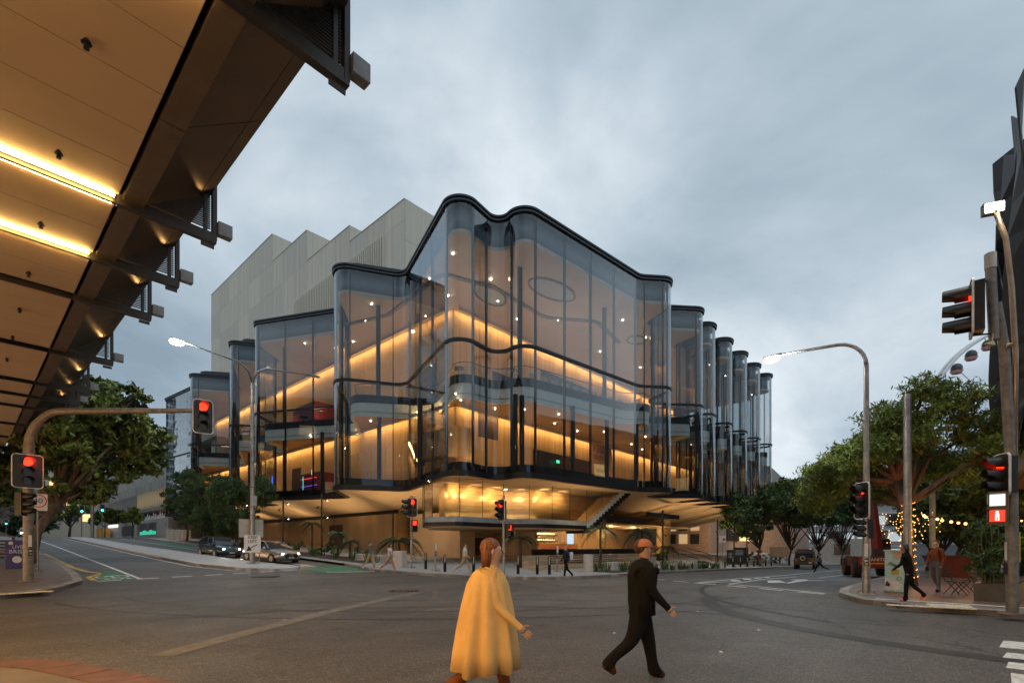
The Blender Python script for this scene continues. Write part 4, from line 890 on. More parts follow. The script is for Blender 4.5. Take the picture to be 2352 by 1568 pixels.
# ================================================================== vegetation
def leafmat(name, c, c2, tr=0.25):
    m = mat(name, c, .5, var=.35, scale=.8, island=.35, col2=c2, spec=.3)
    return m
LM_FIG = leafmat('fig_leaf', (.055, .085, .024), (.105, .145, .035)); LM_ST = leafmat('street_tree_leaf', (.04, .082, .042), (.08, .14, .05))
LM_POI = leafmat('feathery_leaf', (.082, .15, .04), (.15, .215, .05)); LM_LIME = leafmat('lime_leaf', (.09, .14, .02), (.14, .19, .03)); LM_DK = leafmat('dark_frond', (.015, .03, .012), (.03, .055, .02)); LM_GREY = leafmat('bare_grey_twig', (.10, .09, .085), (.16, .14, .12)); LM_GRASS = leafmat('strappy_leaf', (.04, .08, .02), (.09, .14, .04))
M_BARK = mat('bark', (.09, .065, .05), .85, var=.3, scale=5, bump=.5, bscale=14, stretch=(1, 1, .3))
def leaves(name, P, size, m, parent, aspect=.45, droop=.3, seed=0):
    g = np.random.default_rng(seed); n = len(P); s = size * g.uniform(.6, 1.35, n)[:, None]
    d = g.normal(size=(n, 3)); d[:, 2] -= droop; d /= np.linalg.norm(d, axis=1)[:, None]
    u = g.normal(size=(n, 3)); w = np.cross(d, u); w /= np.linalg.norm(w, axis=1)[:, None] + 1e-9; nn = np.cross(d, w)
    a = P - d * s; b = P + w * s * aspect + nn * s * .12; c = P + d * s; e_ = P - w * s * aspect + nn * s * .12
    v = np.stack([a, b, c, e_], 1).reshape(-1, 3).astype(np.float32)
    me = bpy.data.meshes.new(name); me.vertices.add(4 * n); me.vertices.foreach_set('co', v.ravel()); me.loops.add(4 * n); me.loops.foreach_set('vertex_index', np.arange(4 * n, dtype=np.int32))
    me.polygons.add(n); me.polygons.foreach_set('loop_start', np.arange(0, 4 * n, 4, dtype=np.int32)); me.polygons.foreach_set('loop_total', np.full(n, 4, dtype=np.int32)); me.update(calc_edges=True); me.materials.append(m)
    o = bpy.data.objects.new(name, me); COL.objects.link(o); o.parent = parent; return o
def clump_pts(clumps, n, seed, shell=.55):
    g = np.random.default_rng(seed); vol = np.array([c[3] * c[4] * c[5] for c in clumps]) ** .75; cnt = (vol / vol.sum() * n).astype(int); out = []
    for c, k in zip(clumps, cnt):
        k2 = max(3, k // 38); sub = g.normal(size=(k2, 3)); sub /= np.linalg.norm(sub, axis=1)[:, None]; sub *= g.uniform(shell, 1.0, k2)[:, None]
        idx = g.integers(0, k2, k); p = sub[idx] + g.normal(size=(k, 3)) * .13
        out.append(p * np.array(c[3:6]) + np.array(c[:3]))
    return np.concatenate(out)
def tree(name, label, base, trunk, r0, clumps, n, size, m, group=None, cat='tree', seed=1, aspect=.45, droop=.3, bark=M_BARK, shell=.55):
    t = thing(name, label, cat, base, 0, group); g = random.Random(seed)
    mb = MB(); L_ = len(trunk); mb.tube(trunk, [r0 * (1 - .45 * i / max(1, L_ - 1)) for i in range(L_)], 10)
    top = Vector(trunk[-1])
    for c in clumps:
        e_ = Vector(c[:3]); q = Vector(trunk[max(1, L_ - 1 - g.randrange(2))]) if L_ > 2 else top
        mid = q.lerp(e_, .5) + Vector((g.uniform(-.3, .3), g.uniform(-.3, .3), g.uniform(-.2, .5))) * min(1.0, (e_ - q).length * .4)
        mb.tube([q, mid, e_], [r0 * .5, r0 * .32, r0 * .12], 6)
        for _ in range(4):
            d_ = Vector((g.uniform(-1, 1) * c[3], g.uniform(-1, 1) * c[4], g.uniform(-.3, 1) * c[5])) * .85; mb.tube([mid.lerp(e_, g.uniform(.3, 1)), e_ + d_], [r0 * .14, r0 * .03], 4)
    mb.build('trunk', bark, t, smooth=True)
    leaves('crown', clump_pts(clumps, int(n * (2.2 if m is LM_POI else 2.3)), seed, shell), size * (1.0 if m is LM_POI else 1.12), m, t, aspect, droop, seed); return t
def rc(seed, n, cx, cy, cz, rx, ry, rz, s0, s1, fl=.7):
    g = random.Random(seed); out = []
    for _ in range(n):
        a = g.uniform(0, 6.283); q = g.uniform(.1, 1) ** .5; zz_ = g.uniform(-1, 1); k = math.sqrt(max(.05, 1 - zz_ * zz_ * .8)); s_ = g.uniform(s0, s1)
        out.append((cx + rx * q * k * math.cos(a), cy + ry * q * k * math.sin(a), cz + rz * zz_, s_, s_, s_ * fl))
    return out
z0 = zg(2.4, 36) + .14
tree('fig_tree', 'broad dark fig tree overhanging the left street', (2.4, 36, z0), [(0, 0, 0), (.3, .5, 1.6), (1.2, 1.2, 3.2), (2.2, 1.8, 4.8)], .3, rc(3, 40, 3.0, 2.2, 7.3, 2.7, 2.7, 3.0, .9, 1.4) + rc(5, 3, 1.0, 1.4, 4.6, 1.4, 1.4, .6, .6, .9), 13000, .17, LM_FIG, seed=3)
for k, (x, y, h, sd) in enumerate(((.6, 45, 5.2, 11), (.2, 55, 5.6, 12), (1.6, 66, 5.0, 13))):
    tree('footpath_tree', ('dark leafy tree behind the outdoor seating, nearest of three', 'second dark tree along the left footpath', 'third dark tree along the left footpath, farthest')[k], (x, y, zg(x, y) + .14), [(0, 0, 0), (.3, .2, 1.2), (-.1, .6, 2.4), (.2, .9, 3.6)], .24, rc(sd, 12, 0, .5, h, 2.2, 2.6, 1.2, .8, 1.2), 4200, .2, LM_FIG, 'trees along the left footpath', seed=sd)
for k, (x, y, cz, s_, sd) in enumerate(((18.6, 70.5, 5.2, 2.6, 21), (18.4, 63.5, 4.7, 2.9, 22), (18.7, 52.5, 4.7, 2.7, 23), (19.5, 57, 4.2, 2.2, 24))):
    tree('street_tree', ('dark feathery tree before the farthest glass bay', 'wide dark tree behind the blue car', 'dark tree beside the double-armed street lamp', 'smaller dark tree between the two wide ones by the theatre')[k], (x, y, zg(x, y) + .14), [(0, 0, 0), (.1, 0, 1.2), (-.1, .2, 2.2), (.2, .1, 3.0)], .13, rc(sd, 18, 0, 0, cz, s_ * .95, s_ * 1.1, 2.7, .45, 1.25, .9), 8500, .12, LM_ST, 'trees along the theatre kerb', seed=sd, aspect=.25, droop=.7)
tree('small_lime_tree', 'small round lime green tree before the arts centre', (19.5, 104, zg(19.5, 104) + .14), [(0, 0, 0), (0, 0, 1.5), (0, 0, 2.6)], .1, rc(31, 9, 0, 0, 3.8, 1.2, 1.2, .9, .6, .9), 2200, .16, LM_LIME, seed=31)
tree('small_dark_tree', 'small spreading dark tree at the arts centre corner', (19.5, 128, zg(19.5, 128) + .14), [(0, 0, 0), (0, 0, 2), (0, 0, 3)], .12, rc(32, 9, 0, 0, 4.2, 3, 3, 1, .9, 1.2), 1600, .28, LM_FIG, seed=32)
for k, (x, y, h, w_, m_, sd) in enumerate(((2, 175, 8, 8, LM_GREY, 41), (12, 190, 9, 9, LM_GREY, 42), (-6, 160, 7, 6, LM_DK, 43), (20, 182, 10, 7, LM_LIME, 44), (10, 168, 3, 5, LM_DK, 45))):
    tree('far_street_tree', ('grey bare tree at the top of the left street', 'wide grey bare tree beyond the green signals', 'dark low tree at the crest of the road', 'tall green tree beside the arts centre', 'low dark shrubby tree under the bare ones')[k], (x, y, zg(x, y)), [(0, 0, 0), (.3, 0, h * .3), (0, .3, h * .55)], .35, rc(sd, 16, 0, 0, h, w_, w_, h * .4, 1.6, 2.6), 5200, .3 if m_ is not LM_GREY else .42, m_, seed=sd, aspect=.4 if m_ is not LM_GREY else .06)
# right: big feathery tree with fairy lights, others behind
bigt = tree('feathery_tree', 'big spreading feathery tree with a lit trunk on the right corner', (25.25, 1.6, .14), [(0, 0, 0), (.05, .1, 1.0), (-.05, .1, 2.2), (.1, .2, 3.2), (.2, .5, 4.2)], .24, [(-.4, 1.6, 5.4, 1.4, 1.3, .8), (-.8, 2.6, 4.7, 1.2, 1.1, .7), (.6, 3.1, 4.2, 1.3, 1.1, .7), (1.6, 3.6, 3.7, 1.4, 1.1, .6), (.5, .6, 6.6, 1.6, 1.4, .9), (.2, -1.2, 7.0, 1.4, 1.2, .8), (1.5, -1.8, 6.0, 1.5, 1.1, .8), (2.2, 1.0, 6.2, 1.6, 1.4, .8), (-.4, -.5, 7.6, 1.0, 1.0, .5), (2.6, 2.4, 5.4, 1.6, 1.4, .8), (3.4, 3.4, 4.6, 1.6, 1.2, .8), (.4, -2.2, 5.0, 1.2, .8, .7), (2.2, -1.5, 4.7, 1.5, 1.0, .7), (-.2, .9, 5.4, 1.2, 1.2, .6), (3.6, -.6, 5.2, 1.6, 1.4, .8), (3.9, 1.6, 4.2, 1.5, 1.4, .8), (1.2, 1.2, 4.6, 1.1, 1.1, .5), (0, -.2, 5.8, 1.2, 1.2, .6), (1.2, 2.2, 5.0, 1.2, 1.2, .6)], 19000, .12, LM_POI, seed=51, aspect=.24, droop=.8, shell=.3)
for k, (x, y, h, w_, sd) in enumerate(((40, -1.5, 4.6, 2.6, 61), (50, 0.5, 5.2, 3.0, 62), (46, -4.0, 6.2, 3, 63), (64, 18.4, 6.2, 3.6, 64), (75, 17.6, 8.2, 4.6, 65), (88, 16.8, 9.4, 5.4, 66), (60, 2.6, 6.6, 4.2, 67), (100, 15.5, 10.0, 5.6, 68), (74, 2.0, 8.6, 5.0, 69))):
    tree('plaza_tree', ('dark twisted tree behind the red skip', 'dark plaza tree farther down the right footpath', 'tall dark tree beside the blade-clad building', 'low spreading tree by the theatre steps', 'spreading tree behind the parked black off-roader', 'tree past the black off-roader on the theatre side', 'tree behind the red telehandler boom', 'spreading tree near the white site office', 'farthest dark tree on the right footpath')[k], (x, y, zg(x, y) + .1), [(0, 0, 0), (.3, .1, .9), (.1, -.2, 2.0), (.4, .2, 3.0)], .17, rc(sd, 26, 0, 0, h, w_, w_, 1.7 + h * .12, 1.0, 1.8), 8000, .2, LM_ST if k % 2 else LM_FIG, 'trees along the right street', seed=sd, aspect=.35, droop=.5)
# palms and tree ferns
def palm(label, x, y, h, nf, L_, sd, lean=(0, 0), m=LM_DK, r0=.09):
    g = random.Random(sd); zb = zg(x, y) + .14; t = thing('palm', label, 'palm', (x, y, zb), 0, 'palms and tree ferns in the theatre garden')
    top = Vector((lean[0], lean[1], h)); MB().tube([(0, 0, 0), (lean[0] * .4, lean[1] * .4, h * .5), top], [r0 * 1.2, r0, r0 * .8], 8).build('trunk', M_BARK, t, smooth=True)
    for i in range(nf):
        a = 6.283 * i / nf + g.uniform(-.3, .3); el = g.uniform(.1, .9); mb = MB(); pts = []
        for k in range(9):
            s_ = k / 8; pts.append(top + Vector((math.cos(a) * L_ * s_ * math.cos(el * .6), math.sin(a) * L_ * s_ * math.cos(el * .6), L_ * (el * s_ - 1.1 * s_ * s_))))
        mb.tube(pts, [.02 * (1 - .8 * k / 8) + .004 for k in range(9)], 4)
        sd_ = Vector((-math.sin(a), math.cos(a), 0))
        for k in range(1, 9):
            for f_ in (0, .5):
                p = pts[k - 1].lerp(pts[k], f_); w_ = L_ * .28 * math.sin(math.pi * min(.97, (k - .7 + f_) / 8.6)) + .05
                for s_ in (-1, 1):
                    tip = p + sd_ * s_ * w_ + Vector((math.cos(a), math.sin(a), 0)) * w_ * .5 + Vector((0, 0, -w_ * .45)); d2 = Vector((math.cos(a), math.sin(a), 0)) * .045
                    mb.add([p - d2, p + d2, tip], [(0, 1, 2)])
        mb.build('frond', m, t)
palm('small palm with a drooping crown under the left soffit', 20.6, 42.2, 2.6, 11, 1.1, 71)
palm('green tree fern beside the slim black lamp pole', 20.4, 37.4, 1.9, 12, 1.0, 72, m=LM_ST)
palm('short tree fern near the beige doors', 20.2, 35.2, 1.3, 10, .9, 73)
palm('big dark palm behind the left pedestrian signal', 20.8, 29.6, 1.5, 16, 1.9, 74)
palm('leaning palm at the lobby terrace, left of two', 31.5, 19.8, 2.9, 14, 1.5, 75, (.1, .1))
palm('leaning palm at the lobby terrace, right of two', 37.3, 19.6, 3.0, 14, 1.7, 76, (.5, .2))
palm('low palm behind the corner signal post', 25.8, 22.6, 2.0, 11, 1.2, 77)
palm('dark shrub-like palm on the steps planter', 50.2, 23.4, 1.4, 12, 1.3, 78)
palm('small palm before the brick block', 78, 19.5, 1.8, 10, 1.4, 79, m=LM_LIME)
# strappy plants in beds
def strappy(label, x, y, n_, h, sd):
    g = random.Random(sd); mb = MB()
    for i in range(n_):
        a = g.uniform(0, 6.283); r_ = g.uniform(.0, .18); L_ = h * g.uniform(.6, 1.2); o = Vector((math.cos(a) * r_, math.sin(a) * r_, 0)); d_ = Vector((math.cos(a), math.sin(a), 0)); s_ = Vector((-math.sin(a), math.cos(a), 0)) * .022
        p1 = o + d_ * L_ * .25 + Vector((0, 0, L_ * .75)); p2 = o + d_ * L_ * .7 + Vector((0, 0, L_ * .8))
        mb.add([o - s_, o + s_, p1 - s_, p1 + s_, p2], [(0, 1, 3, 2), (2, 3, 4)])
    t = mb.build('strappy_plant', LM_GRASS, None, loc=(x, y, zg(x, y) + .14)); tag(t, label, 'plant', 'strappy plants in the kerb beds'); return t
gg = random.Random(9); bed1 = [(18.6 + gg.uniform(0, 1.6), 30 + i * 1.15) for i in range(34)]; bed2 = [(26.6 + i * .55, 15.9 + gg.uniform(0, 1.6)) for i in range(34)]
for i, (x, y) in enumerate(bed1): strappy('green strappy plant in the bed along the left theatre kerb', x, y, 20, gg.uniform(.5, .95), 100 + i)
for i, (x, y) in enumerate(bed2): strappy('green strappy plant in the bed before the lobby terrace', x, y, 20, gg.uniform(.4, .85), 200 + i)
M_SOIL = mat('garden_soil', (.045, .035, .028), .9, var=.3, scale=6, bump=.5, bscale=30)
o = ground_poly('garden_bed', [(18.0, 29.5), (20.9, 31), (20.9, 72), (18.0, 72)], .155, M_SOIL); tag(o, 'dark soil bed along the left kerb', kind='structure')
o = ground_poly('garden_bed', [(26.2, 15.4), (45.5, 15.5), (45.5, 17.8), (26.4, 18.2)], .155, M_SOIL); tag(o, 'dark soil bed before the lobby', kind='structure')
for k, (x, y, s_, sd) in enumerate(((20.2, 33.2, .7, 81), (20.4, 45, .8, 82), (20.6, 40, .9, 83), (43.5, 17.2, .6, 84), (48.6, 23, .8, 85), (70, 20.5, 1.3, 86), (76, 19.6, 1.2, 87))):
    t = thing('shrub', ('low dark shrub left of the beige planter cubes', 'low dark shrub behind the grey car', 'rounded dark shrub behind the silver car roof', 'low shrub at the end of the lobby bed', 'shrub on the stair planter', 'sunny green shrub before the brick block', 'green shrub behind the far bollards')[k], 'shrub', (x, y, zg(x, y) + .14))
    MB().tube([(0, 0, 0), (0, 0, s_ * .6)], .05, 6).build('stem', M_BARK, t); leaves('foliage', clump_pts(rc(sd, 6, 0, 0, s_ * .7, s_, s_, s_ * .4, s_ * .4, s_ * .6), 1100, sd), .1, LM_ST if k < 5 else LM_LIME, t, seed=sd)
# bamboo hedge in its planter
pl = thing('hedge_planter', 'tall bamboo hedge in a dark grey trough at the right edge', 'planter', (20.5, -.75, .14), R(-8))
MB().b2(-.95, .95, -.45, -.38, 0, .52).b2(-.95, .95, .38, .45, 0, .52).b2(-.95, -.88, -.38, .38, 0, .52).b2(.88, .95, -.38, .38, 0, .52).build('trough', mat('slate_trough', (.05, .055, .062), .5, var=.2, scale=3), pl)
MB().b2(-.88, .88, -.38, .38, .3, .46).build('soil', M_SOIL, pl)
cm = MB(); g = random.Random(5)
for i in range(46): x, y = g.uniform(-.85, .85), g.uniform(-.35, .35); cm.tube([(x, y, .4), (x + g.uniform(-.2, .2), y + g.uniform(-.2, .2), 2.3)], .012, 4)
cm.build('canes', mat('bamboo_cane', (.10, .11, .03), .5), pl)
leaves('foliage', clump_pts(rc(91, 22, 0, 0, 1.55, .85, .4, .8, .35, .55), 15000, 91, .2), .12, LM_ST, pl, .2, .5, 91)
pl2 = thing('hedge_planter', 'second bamboo trough half hidden behind the right signal pole', 'planter', (17.9, -2.35, .14), R(-8))
MB().b2(-.9, .9, -.4, .4, 0, .5).build('trough', mat('slate_trough', (.05, .055, .062), .5), pl2); leaves('foliage', clump_pts(rc(92, 18, 0, 0, 1.5, .8, .35, .75, .35, .5), 11000, 92, .2), .12, LM_ST, pl2, .2, .5, 92)
# ================================================================== street furniture
M_GALV = mat('galvanised_steel', (.28, .29, .30), .42, .7, var=.2, scale=5)
M_GALVD = mat('weathered_steel', (.17, .165, .16), .55, .4, var=.25, scale=6, bump=.15, bscale=30)
M_BLK = mat('signal_black', (.012, .012, .013), .4, var=.2)
M_RIMW = mat('board_rim_white', (.62, .62, .62), .5, var=.05)
E_RED = emat('red_signal', (1, .02, .006), 5); E_REDW = emat('red_walk_figure', (1, .03, .012), 3); E_GRN = emat('green_signal', (.05, 1, .55), 6); E_WHT = emat('white_counter', (1, .97, .9), 1.3); M_LENS = mat('dark_lens', (.02, .015, .012), .15)
def rrect(w, h, r, n=5):
    pts = []
    for cx, cz, a in ((w / 2 - r, h / 2 - r, 0), (-w / 2 + r, h / 2 - r, 90), (-w / 2 + r, -h / 2 + r, 180), (w / 2 - r, -h / 2 + r, 270)):
        pts += [(cx + r * math.cos(R(a + 90 * i / n)), cz + r * math.sin(R(a + 90 * i / n))) for i in range(n + 1)]
    return pts
def plate(pts, y0, y1): 
    n = len(pts); return MB().add([(p[0], y0, p[1]) for p in pts] + [(p[0], y1, p[1]) for p in pts], [tuple(range(n)), tuple(range(2 * n - 1, n - 1, -1))] + [(i, n + i, n + (i + 1) % n, (i + 1) % n) for i in range(n)])
def ring(pi_, po_, y0, y1):
    n = len(pi_); vs = [(p[0], y, p[1]) for y in (y0, y1) for q in (pi_, po_) for p in q]; f = []
    for i in range(n):
        j = (i + 1) % n; f += [(i, j, n + j, n + i), (2 * n + i, 3 * n + i, 3 * n + j, 2 * n + j), (n + i, n + j, 3 * n + j, 3 * n + i), (i, 2 * n + i, 2 * n + j, j)]
    return MB().add(vs, f)
def visor(L_, r, cover=250):
    mb = MB(); n = 14; vs = []; a0 = 90 - cover / 2
    for y, rr in ((0, r), (-L_, r * .96)):
        for k in range(n + 1):
            a = R(a0 + cover * k / n); vs += [(rr * math.cos(a), y * (1 if math.sin(a) > -.2 else .55), rr * math.sin(a)), ((rr - .008) * math.cos(a), y * (1 if math.sin(a) > -.2 else .55), (rr - .008) * math.sin(a))]
    m_ = 2 * (n + 1); f = []
    for k in range(n):
        a, b = 2 * k, 2 * k + 2; f += [(a, b, m_ + b, m_ + a), (a + 1, m_ + a + 1, m_ + b + 1, b + 1), (m_ + a, m_ + b, m_ + b + 1, m_ + a + 1)]
    return mb.add(vs, f)
def head(parent, loc, rz, w=.62, h=1.2, lit=0, dia=.3, e=E_RED, board=True, visL=.32):
    hd = empty('signal_head', loc, rz, parent)
    if board:
        po = rrect(w, h, .13); pi = rrect(w - .05, h - .05, .11)
        plate(pi, 0, .02).build('target_board', M_BLK, hd); ring(pi, po, -.012, .03).build('board_rim', M_RIMW, hd)
    MB().b2(-dia * .62, dia * .62, .021, .22, -h / 2 + .08, h / 2 - .08).build('housing', M_BLK, hd)
    for k in range(3):
        z = (1 - k) * (h - .2) / 3
        MB().tube([(0, -.004, z), (0, -.02, z)], dia / 2, 16).build('lens', e if k == lit else M_LENS, hd)
        o = visor(visL, dia / 2 + .015).build('visor', M_BLK, hd, smooth=True, sharp=60); o.location.z = z; o.location.y = -.001
    return hd
def walkhead(parent, loc, rz, lit=True, e=None, counter=False):
    hd = empty('pedestrian_head', loc, rz, parent)
    MB().b2(-.17, .17, 0, .2, -.38, .38).build('housing', M_BLK, hd)
    for k, z in enumerate((.18, -.18)):
        MB().b2(-.13, .13, -.012, -.002, z - .13, z + .13).build('lens', M_LENS if (k or not lit) and not (k == 0 and counter) else (E_WHT if counter else E_REDW), hd)
        MB().b2(-.16, .16, -.2, 0, z + .14, z + .15).b2(-.16, -.15, -.16, 0, z - .1, z + .14).b2(.15, .16, -.16, 0, z - .1, z + .14).build('visor', M_BLK, hd)
    if counter:
        MB().b2(-.13, .13, -.02, -.013, -.31, -.05).build('walk_panel', emat('red_panel', (1, .04, .02), 1.6), hd)
        MB().ball((0, -.03, -.1), (.03, .01, .03), 8, 5).b2(-.035, .035, -.035, -.022, -.21, -.13).b2(-.035, -.01, -.035, -.022, -.29, -.21).b2(.01, .035, -.035, -.022, -.29, -.21).build('walk_figure', E_WHT, hd)
    return hd
def pole(parent, r0, h, base=True, m=M_GALV, r1=None, n=16):
    MB().tube([(0, 0, 0), (0, 0, h)], [r0, r1 or r0], n).build('pole', m, parent, smooth=True, sharp=50)
    if base:
        MB().b2(-r0 - .12, r0 + .12, -r0 - .12, r0 + .12, 0, .03).build('base_plate', m, parent)
        bm_ = MB().tube([(0, 0, .03), (0, 0, .1)], .022, 6).mesh('bolt', m)
        for sx in (-1, 1):
            for sy in (-1, 1): share('bolt', bm_, parent, (sx * (r0 + .07), sy * (r0 + .07), 0))
def button(parent, rz, z=1.0, r=.1):
    b = empty('push_button', (0, 0, z), rz, parent)
    MB().b2(-.06, .06, -r - .07, -r, -.13, .13).build('button_case', M_BLK, b); MB().tube([(0, -r - .071, -.06), (0, -r - .1, -.06)], .045, 12).build('button_knob', M_GALV, b)
    MB().b2(-.045, .045, -r - .075, -r - .0705, .03, .07).b2(-.045, -.01, -r - .075, -r - .0705, .01, .09).build('button_arrow', M_RIMW, b)
    MB().b2(-.05, .05, -r - .012, -r - .002, .2, .62).build('button_label', M_RIMW, b)
FC = lambda x, y: math.atan2(-y, -x) + math.pi / 2     # local -Y looks towards the viewpoint side
def camface(x, y, off=0): return FC(x, y) + R(off)
# left mast-arm signal
x, y = 1.69, 25.65; s1 = thing('traffic_signal', 'left corner signal post with long curved mast arm, red', 'traffic signal', (x, y, zg(x, y) + .14), 0, 'traffic signals')
pole(s1, .15, 4.9, m=M_GALVD)
dirx, diry = math.sin(R(42.2)), -math.cos(R(42.2)); H_ = 6.3
arm = [(0, 0, 4.9)] + [(dirx * 1.25 * (1 - math.cos(R(a))), diry * 1.25 * (1 - math.cos(R(a))), 4.9 + (H_ - 4.9) * math.sin(R(a))) for a in range(10, 91, 8)] + [(dirx * 6.1, diry * 6.1, H_ + .02)]
MB().tube(arm, [.15] * 6 + [.13] * (len(arm) - 7) + [.08], 14).build('mast_arm', M_GALVD, s1, smooth=True, sharp=50)
head(s1, (dirx * 6.45, diry * 6.45, H_ - .2), camface(6, 21, 8), .66, 1.26)
head(s1, (dirx * .02 - .05, -.28, 4.05), camface(x, y, 10), .86, 1.24)
hb = head(s1, (-.12, -.25, 2.85), camface(x, y, 60), .5, 1.0, lit=9, dia=.22, board=False); button(s1, camface(x, y, 15), 1.1, .15)
light('red_spill', 'POINT', (.2, -.75, 4.45), 9, (1, .05, .02), s1, size=.06)
x, y = 2.29, 30.2; sg = thing('speed_sign', 'white 40 speed limit sign on a thin post', 'sign', (x, y, zg(x, y) + .14)); pole(sg, .035, 3.35, m=M_GALVD)
s40 = empty('sign_face', (0, -.05, 3.05), camface(x, y, 0), sg)
plate(rrect(.62, .74, .05), 0, .01).build('sign_plate', M_RIMW, s40); c0 = [(.25 * math.cos(6.283 * i / 24), .06 + .25 * math.sin(6.283 * i / 24)) for i in range(24)]; c1 = [(.29 * math.cos(6.283 * i / 24), .06 + .29 * math.sin(6.283 * i / 24)) for i in range(24)]
ring(c0, c1, -.008, -.001).build('red_ring', mat('sign_red', (.5, .02, .02), .5), s40); text('40', .32, M_BLK, s40, (0, -.006, .06), (R(90), 0, 0))
# corner posts by the theatre
x, y = 18.78, 25.44; s2 = thing('traffic_signal', 'red signal on a grey post left of the glass pod, facing the junction', 'traffic signal', (x, y, zg(x, y) + .14), 0, 'traffic signals'); pole(s2, .07, 4.45)
head(s2, (-.06, -.16, 3.72), camface(x, y, -6), .62, 1.2); head(s2, (-.25, .1, 3.72), camface(x, y, -75), .6, 1.2, lit=9, board=False); walkhead(s2, (.08, -.2, 2.6), camface(x, y, 20))
x, y = 19.41, 18.19; s3 = thing('traffic_signal', 'slim corner post signal turned sideways, lamp glowing orange red', 'traffic signal', (x, y, .14), 0, 'traffic signals'); pole(s3, .07, 4.3)
head(s3, (-.16, .05, 3.5), camface(x, y, -52), .62, 1.15); walkhead(s3, (.25, -.2, 2.4), camface(x, y, 55))
for k, (x, y) in enumerate(((18.67, 22.97), (25.06, 18.9))):
    b = thing('button_post', ('short push-button post between two left bollards', 'short push-button post behind the walker with a backpack')[k], 'post', (x, y, zg(x, y) + .14)); pole(b, .055, 1.55); button(b, camface(x, y, 20), 1.0, .055)
# street lamp with signal on the right corner
x, y = 20.27, 2.45; s4 = thing('street_lamp', 'tall lit street lamp with signal at the right corner, arm curving left', 'street lamp', (x, y, .14)); pole(s4, .12, 7.6, r1=.07)
arm = [(0, 0, 7.6)] + [(0, .9 * (1 - math.cos(R(a))), 7.6 + .9 * math.sin(R(a))) for a in range(12, 85, 12)] + [(0, 2.6, 8.62)]; MB().tube(arm, [.07] + [.06] * 7 + [.04][:len(arm) - 8], 10).build('lamp_arm', M_GALV, s4, smooth=True)
MB().b2(-.09, .09, 2.55, 3.15, 8.58, 8.66).build('lamp_head', M_GALV, s4); E_LAMP = emat('street_lamp_glow', (1, .93, .78), 160); MB().b2(-.08, .08, 2.62, 3.12, 8.545, 8.579).build('lamp_lens', E_LAMP, s4); MB().ball((0, 2.9, 8.5), (.17, .26, .1), 10, 6).build('lamp_bulb', E_LAMP, s4)
light('lamp_light', 'SPOT', (0, 2.9, 8.4), 520, (1, .9, .72), s4, (0, 2.9, 0), .15, spot=150)
head(s4, (-.1, .12, 3.1), camface(x, y, -50), .66, 1.22); head(s4, (.1, .2, 3.1), camface(x, y, -140), .6, 1.2, lit=9, board=False); hb = head(s4, (-.02, .05, 2.15), camface(x, y, -55), .5, .8, lit=9, dia=.2, board=False); button(s4, camface(x, y, 0), 1.05, .12)
# leaning post at right edge
x, y = 16.47, -.81; s5 = thing('traffic_signal', 'thick leaning signal pole at the right edge with white countdown and floodlight', 'traffic signal', (x, y, .14), 0, 'traffic signals')
MB().tube([(0, 0, 0), (-.02, .02, 3.5), (-.2, .15, 6.2), (-.33, .28, 7.2)], [.115, .11, .1, .095], 16).build('pole', M_GALVD, s5, smooth=True, sharp=50); MB().b2(-.25, .25, -.25, .25, 0, .03).build('base_plate', M_GALVD, s5)
MB().tube([(-.38, .32, 6.35), (-.42, .38, 8.0)], .1, 14).build('stub_pole', M_GALVD, s5, smooth=True, sharp=50); MB().tube([(-.42, .38, 8.0), (-.43, .385, 8.35)], .11, 14).build('stub_cap', mat('plastic_grey', (.35, .37, .38), .5), s5, smooth=True, sharp=50)
MB().tube([(-.05, -.02, 3.2), (-.08, -.05, 6.0), (-.1, .02, 7.6), (-.2, .12, 8.7), (-.35, .3, 9.35)], .055, 10).build('lamp_pipe', mat('worn_copper', (.30, .24, .19), .4, .6), s5, smooth=True)
fl_ = empty('floodlight', (-.36, .32, 9.42), camface(x, y, 25), s5); MB().b2(-.2, .2, -.02, .12, -.13, .13).build('flood_case', M_GALVD, fl_); MB().b2(-.17, .17, -.03, -.021, -.1, .1).build('flood_lens', emat('flood_glow', (1, .84, .55), 45), fl_)
light('flood_light', 'SPOT', (-.5, .2, 9.4), 200, (1, .8, .5), s5, (-6, -2, 0), .1, spot=120)
head(s5, (-.22, .2, 3.22), camface(x, y, -62), .62, 1.0); walkhead(s5, (-.5, .27, 2.45), camface(x, y, -5), counter=True); button(s5, camface(x, y, -70), 1.05, .11)
head(s5, (-.75, .72, 7.05), camface(x, y, -82), .6, 1.3, dia=.34, visL=.5); MB().tube([(-.72, .72, 7.6), (-.42, .4, 7.75)], .02, 6).tube([(-.72, .72, 6.45), (-.4, .34, 6.5)], .02, 6).build('bracket', M_BLK, s5)
MB().b2(.1, .16, -.14, -.1, 1.2, 1.9).build('yellow_tag', mat('tag_yellow', (.6, .42, .02), .5), s5)
sh = thing('hanging_shoes', 'pair of worn cream sneakers dangling from the right pole', 'shoes', (16.1, -.6, 6.42))
